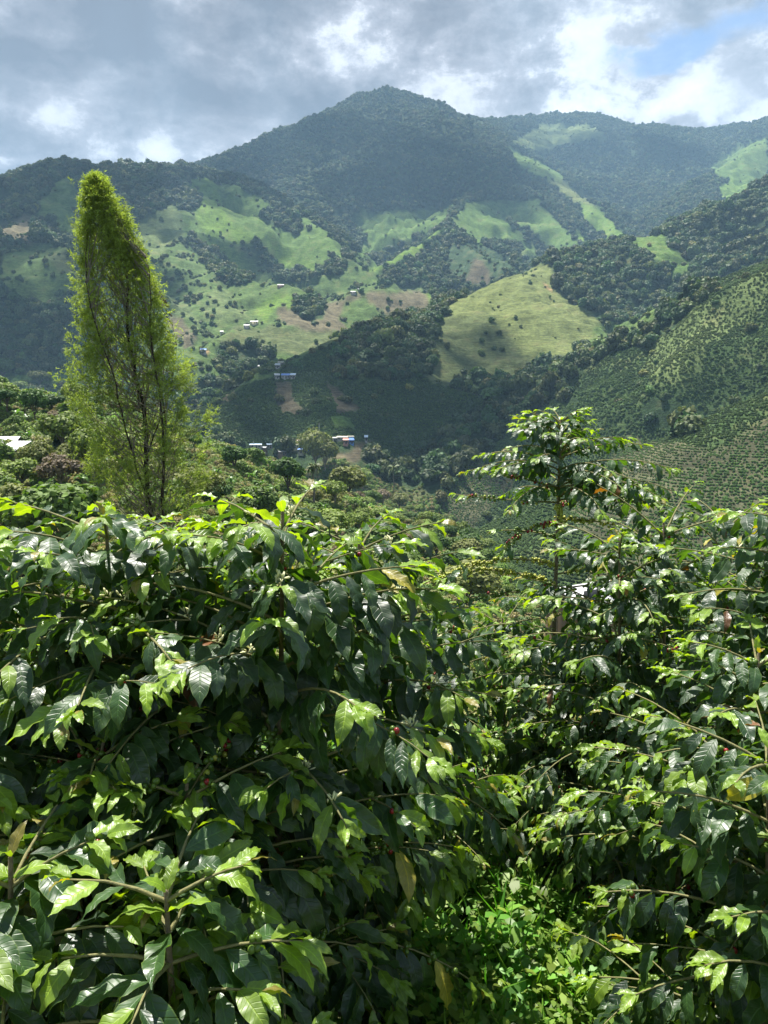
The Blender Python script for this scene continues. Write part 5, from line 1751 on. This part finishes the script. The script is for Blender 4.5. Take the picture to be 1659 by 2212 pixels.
def hero():
    """the isolated tall coffee tree with a flat leafy head and cherries on bare arching branches"""
    dep = 4.2
    tp = P(1212, 905, dep)
    g = ground_at(tp[0], dep); H = tp[2] - g
    pl = Plant(99); r = pl.rng
    sp = pl.stem((0.0, 0, -0.2), (0.0, 0, H), 0.021, 0.02)
    hz = lambda py: P(1212, py, dep)[2] - g        # height on the stem of a photo row
    def at(h):
        i = (h + 0.2) / (H + 0.2) * 13; a = min(int(i), 12)
        return sp[a] + (sp[a + 1] - sp[a]) * (i - a)
    # leafy head
    for py in np.linspace(915, 1065, 13):
        u = (py - 915) / 150
        for s in range(4):
            az = r.uniform(0, 6.28)
            L = (0.17 + 0.44 * min(1, u * 1.5)) * r.uniform(0.75, 1.1)
            pl.grow(at(hz(py)), az, L, 0.75 - 0.60 * u, 0.7, 0.108, foliate=0.8, cher=0.0, rad=0.005, hue='mixed', leafdroop=0.5)
    # bare fruiting branches with a few leaves at their ends
    for py, az, L, e0, dr, hue in ((1058, -1.35, 0.55, 0.35, 0.3, 'mixed'), (1085, -1.7, 0.80, 0.05, -0.1, 'mixed'), (1070, 1.5, 0.62, 0.25, 0.3, 'mixed'), (1080, 1.75, 0.75, 0.10, 0.25, 'green'),
                                   (1050, 1.2, 0.5, 0.3, 0.4, 'green'), (1120, 1.4, 0.62, -0.05, 0.3, 'yellow'), (1105, 0.4, 0.5, 0.2, 0.5, 'mixed'), (1095, 3.3, 0.45, 0.1, 1.3, 'yellow'),
                                   (1130, -2.0, 0.6, 0.05, 0.9, 'mixed'), (1160, -1.2, 0.5, 0.2, 0.4, 'green'), (1065, 2.9, 0.4, 0.3, 0.9, 'mixed'), (1220, -1.75, 0.95, 0.25, 0.75, 'yellow'),
                                   (1260, -1.6, 1.05, 0.35, 0.85, 'yellow'), (1290, -1.9, 0.95, 0.3, 0.8, None), (1240, 1.5, 0.8, 0.2, 0.6, 'yellow'), (1275, 1.8, 0.8, 0.3, 0.7, None), (1200, 1.3, 0.6, 0.3, 0.6, 'green')):
        pl.grow(at(hz(py)), az, L * 0.76, e0, dr, 0.11, foliate=0.26, nodegap=0.038, cher=0.62, rad=0.006, hue=hue, leafdroop=0.35)
    for py in np.linspace(1330, 1700, 12):
        for s in range(2):
            pl.grow(at(hz(py)), r.uniform(0, 6.28), r.uniform(0.35, 0.6), 0.35, 0.9, 0.11, foliate=0.6, cher=0.0, rad=0.006)
    pl.cherry = [pl.cherry[i] for i in range(0, len(pl.cherry), max(1, len(pl.cherry) // 95))]
    # leading shoot
    for j in range(3):
        for s in (0, math.pi):
            a = j * 1.571 + s; e = 0.3 + 0.35 * j
            pl.add_leaf(sp[-1] - (0, 0, 0.07 - 0.03 * j), np.array([math.sin(a) * math.cos(e), math.cos(a) * math.cos(e), math.sin(e)]), 0.11 - 0.02 * j, 0.5 - 0.2 * j)
    finish(pl, 'coffee_tree', 'tall isolated coffee tree with leafy head and red and green cherries on bare branches', (tp[0], dep, g), True, category='coffee tree', maxc=98, long=True)


hero()


# ---- weeds on the ground between the shrubs
M_WEED = leaf_mat('weed_leaves', (1, 1, 1), instancer=True, trans=0.4, rough=0.45, spec=0.4)


def weeds():
    ms = []
    for k in range(5):
        rng = np.random.default_rng(1200 + k)
        n = 46
        st = rng.uniform(0.02, 0.16, n)
        pos = np.stack([rng.normal(0, .05, n), rng.normal(0, .05, n), st], -1)
        a = rng.uniform(0, 6.28, n); e = rng.uniform(-0.3, 0.7, n)
        d = np.stack([np.cos(a) * np.cos(e), np.sin(a) * np.cos(e), np.sin(e)], -1)
        y = np.cross((0, 0, 1), d); y /= np.linalg.norm(y, axis=1)[:, None]
        tv = np.array([(0, 0, 0), (.35, -.28, .05), (.75, -.2, .02), (1, 0, -.1), (.75, .2, .02), (.35, .28, .05)])
        V, F = stamp(tv, np.array([(0, 1, 2, 5), (2, 3, 4, 5)]), pos, np.stack([d, y, np.cross(d, y)], -1), rng.uniform(0.022, 0.055, n))
        c = np.repeat(rng.uniform(0.6, 1.35, (n, 1)), 6, 0) * np.ones((1, 3))
        m = 10
        pos = np.stack([rng.normal(0, .04, m), rng.normal(0, .04, m), np.zeros(m)], -1)
        a = rng.uniform(0, 6.28, m); e = rng.uniform(0.8, 1.4, m)
        d = np.stack([np.cos(a) * np.cos(e), np.sin(a) * np.cos(e), np.sin(e)], -1)
        y = np.cross((0, 0, 1), d); y /= np.linalg.norm(y, axis=1)[:, None]
        L = rng.uniform(0.08, 0.24, m)
        V2, F2 = stamp(np.array([(0, -.02, 0), (.5, -.03, .0), (1, 0, -.15), (.5, .03, .0)]), LEAF6_F, pos, np.stack([d, y, np.cross(d, y)], -1), L)
        V, F, C_ = merge([(V, F, c), (V2, F2, (0.9, 1.1, 0.8))])
        ms.append(mesh_np(f'weed_{k}', V, F, False, [M_WEED], C_))
    WC = template_collection('weed', ms)
    rng = np.random.default_rng(64)
    n = 9000
    y = 1.0 + 9.0 * rng.random(n) ** 0.8; x = rng.uniform(-0.62, 0.62, n) * (y + 1.2)
    keep = fbm(x / 0.5, y / 0.5, 3, 5) > -0.28
    x, y = x[keep], y[keep]; n = len(x)
    z = Hgt(x, y)
    s = rng.uniform(0.7, 1.5, n) * (0.75 + 0.6 * vnoise(x / 0.4, y / 0.4, 8))
    t = np.array((0.15, 0.27, 0.04)) * rng.normal(1, .2, n)[:, None]; t[:, 0] *= rng.uniform(0.7, 1.3, n)
    scatter('ground_cover', np.stack([x, y, z - 0.01], -1), np.stack([rng.normal(0, .2, n), rng.normal(0, .2, n), rng.uniform(0, 6.28, n)], -1), np.stack([s] * 3, -1), rng.integers(0, 5, n), t, WC,
            label='bright green low weeds and grass between the coffee shrubs', category='weeds')


weeds()


# ------------------------------------------------------------------ haze
hm, N = new_mat('haze_air')
N.n('ShaderNodeOutputMaterial', {1: N.n('ShaderNodeVolumePrincipled', {'Color': (0.42, 0.70, 1.0, 1), 'Density': HAZE, 'Anisotropy': 0.0})})
hb = np.array([(x, y, z) for x in (-5300, 5300) for y in (-5300, 5300) for z in (-420, 1520)], float)
hf = np.array([(0, 1, 3, 2), (4, 6, 7, 5), (0, 4, 5, 1), (2, 3, 7, 6), (0, 2, 6, 4), (1, 5, 7, 3)])
link('haze', mesh_np('haze', hb, hf, mats=[hm]), kind='stuff', label='thin bluish air over the valley', category='haze')
print('total', round(time.time() - T0, 1))
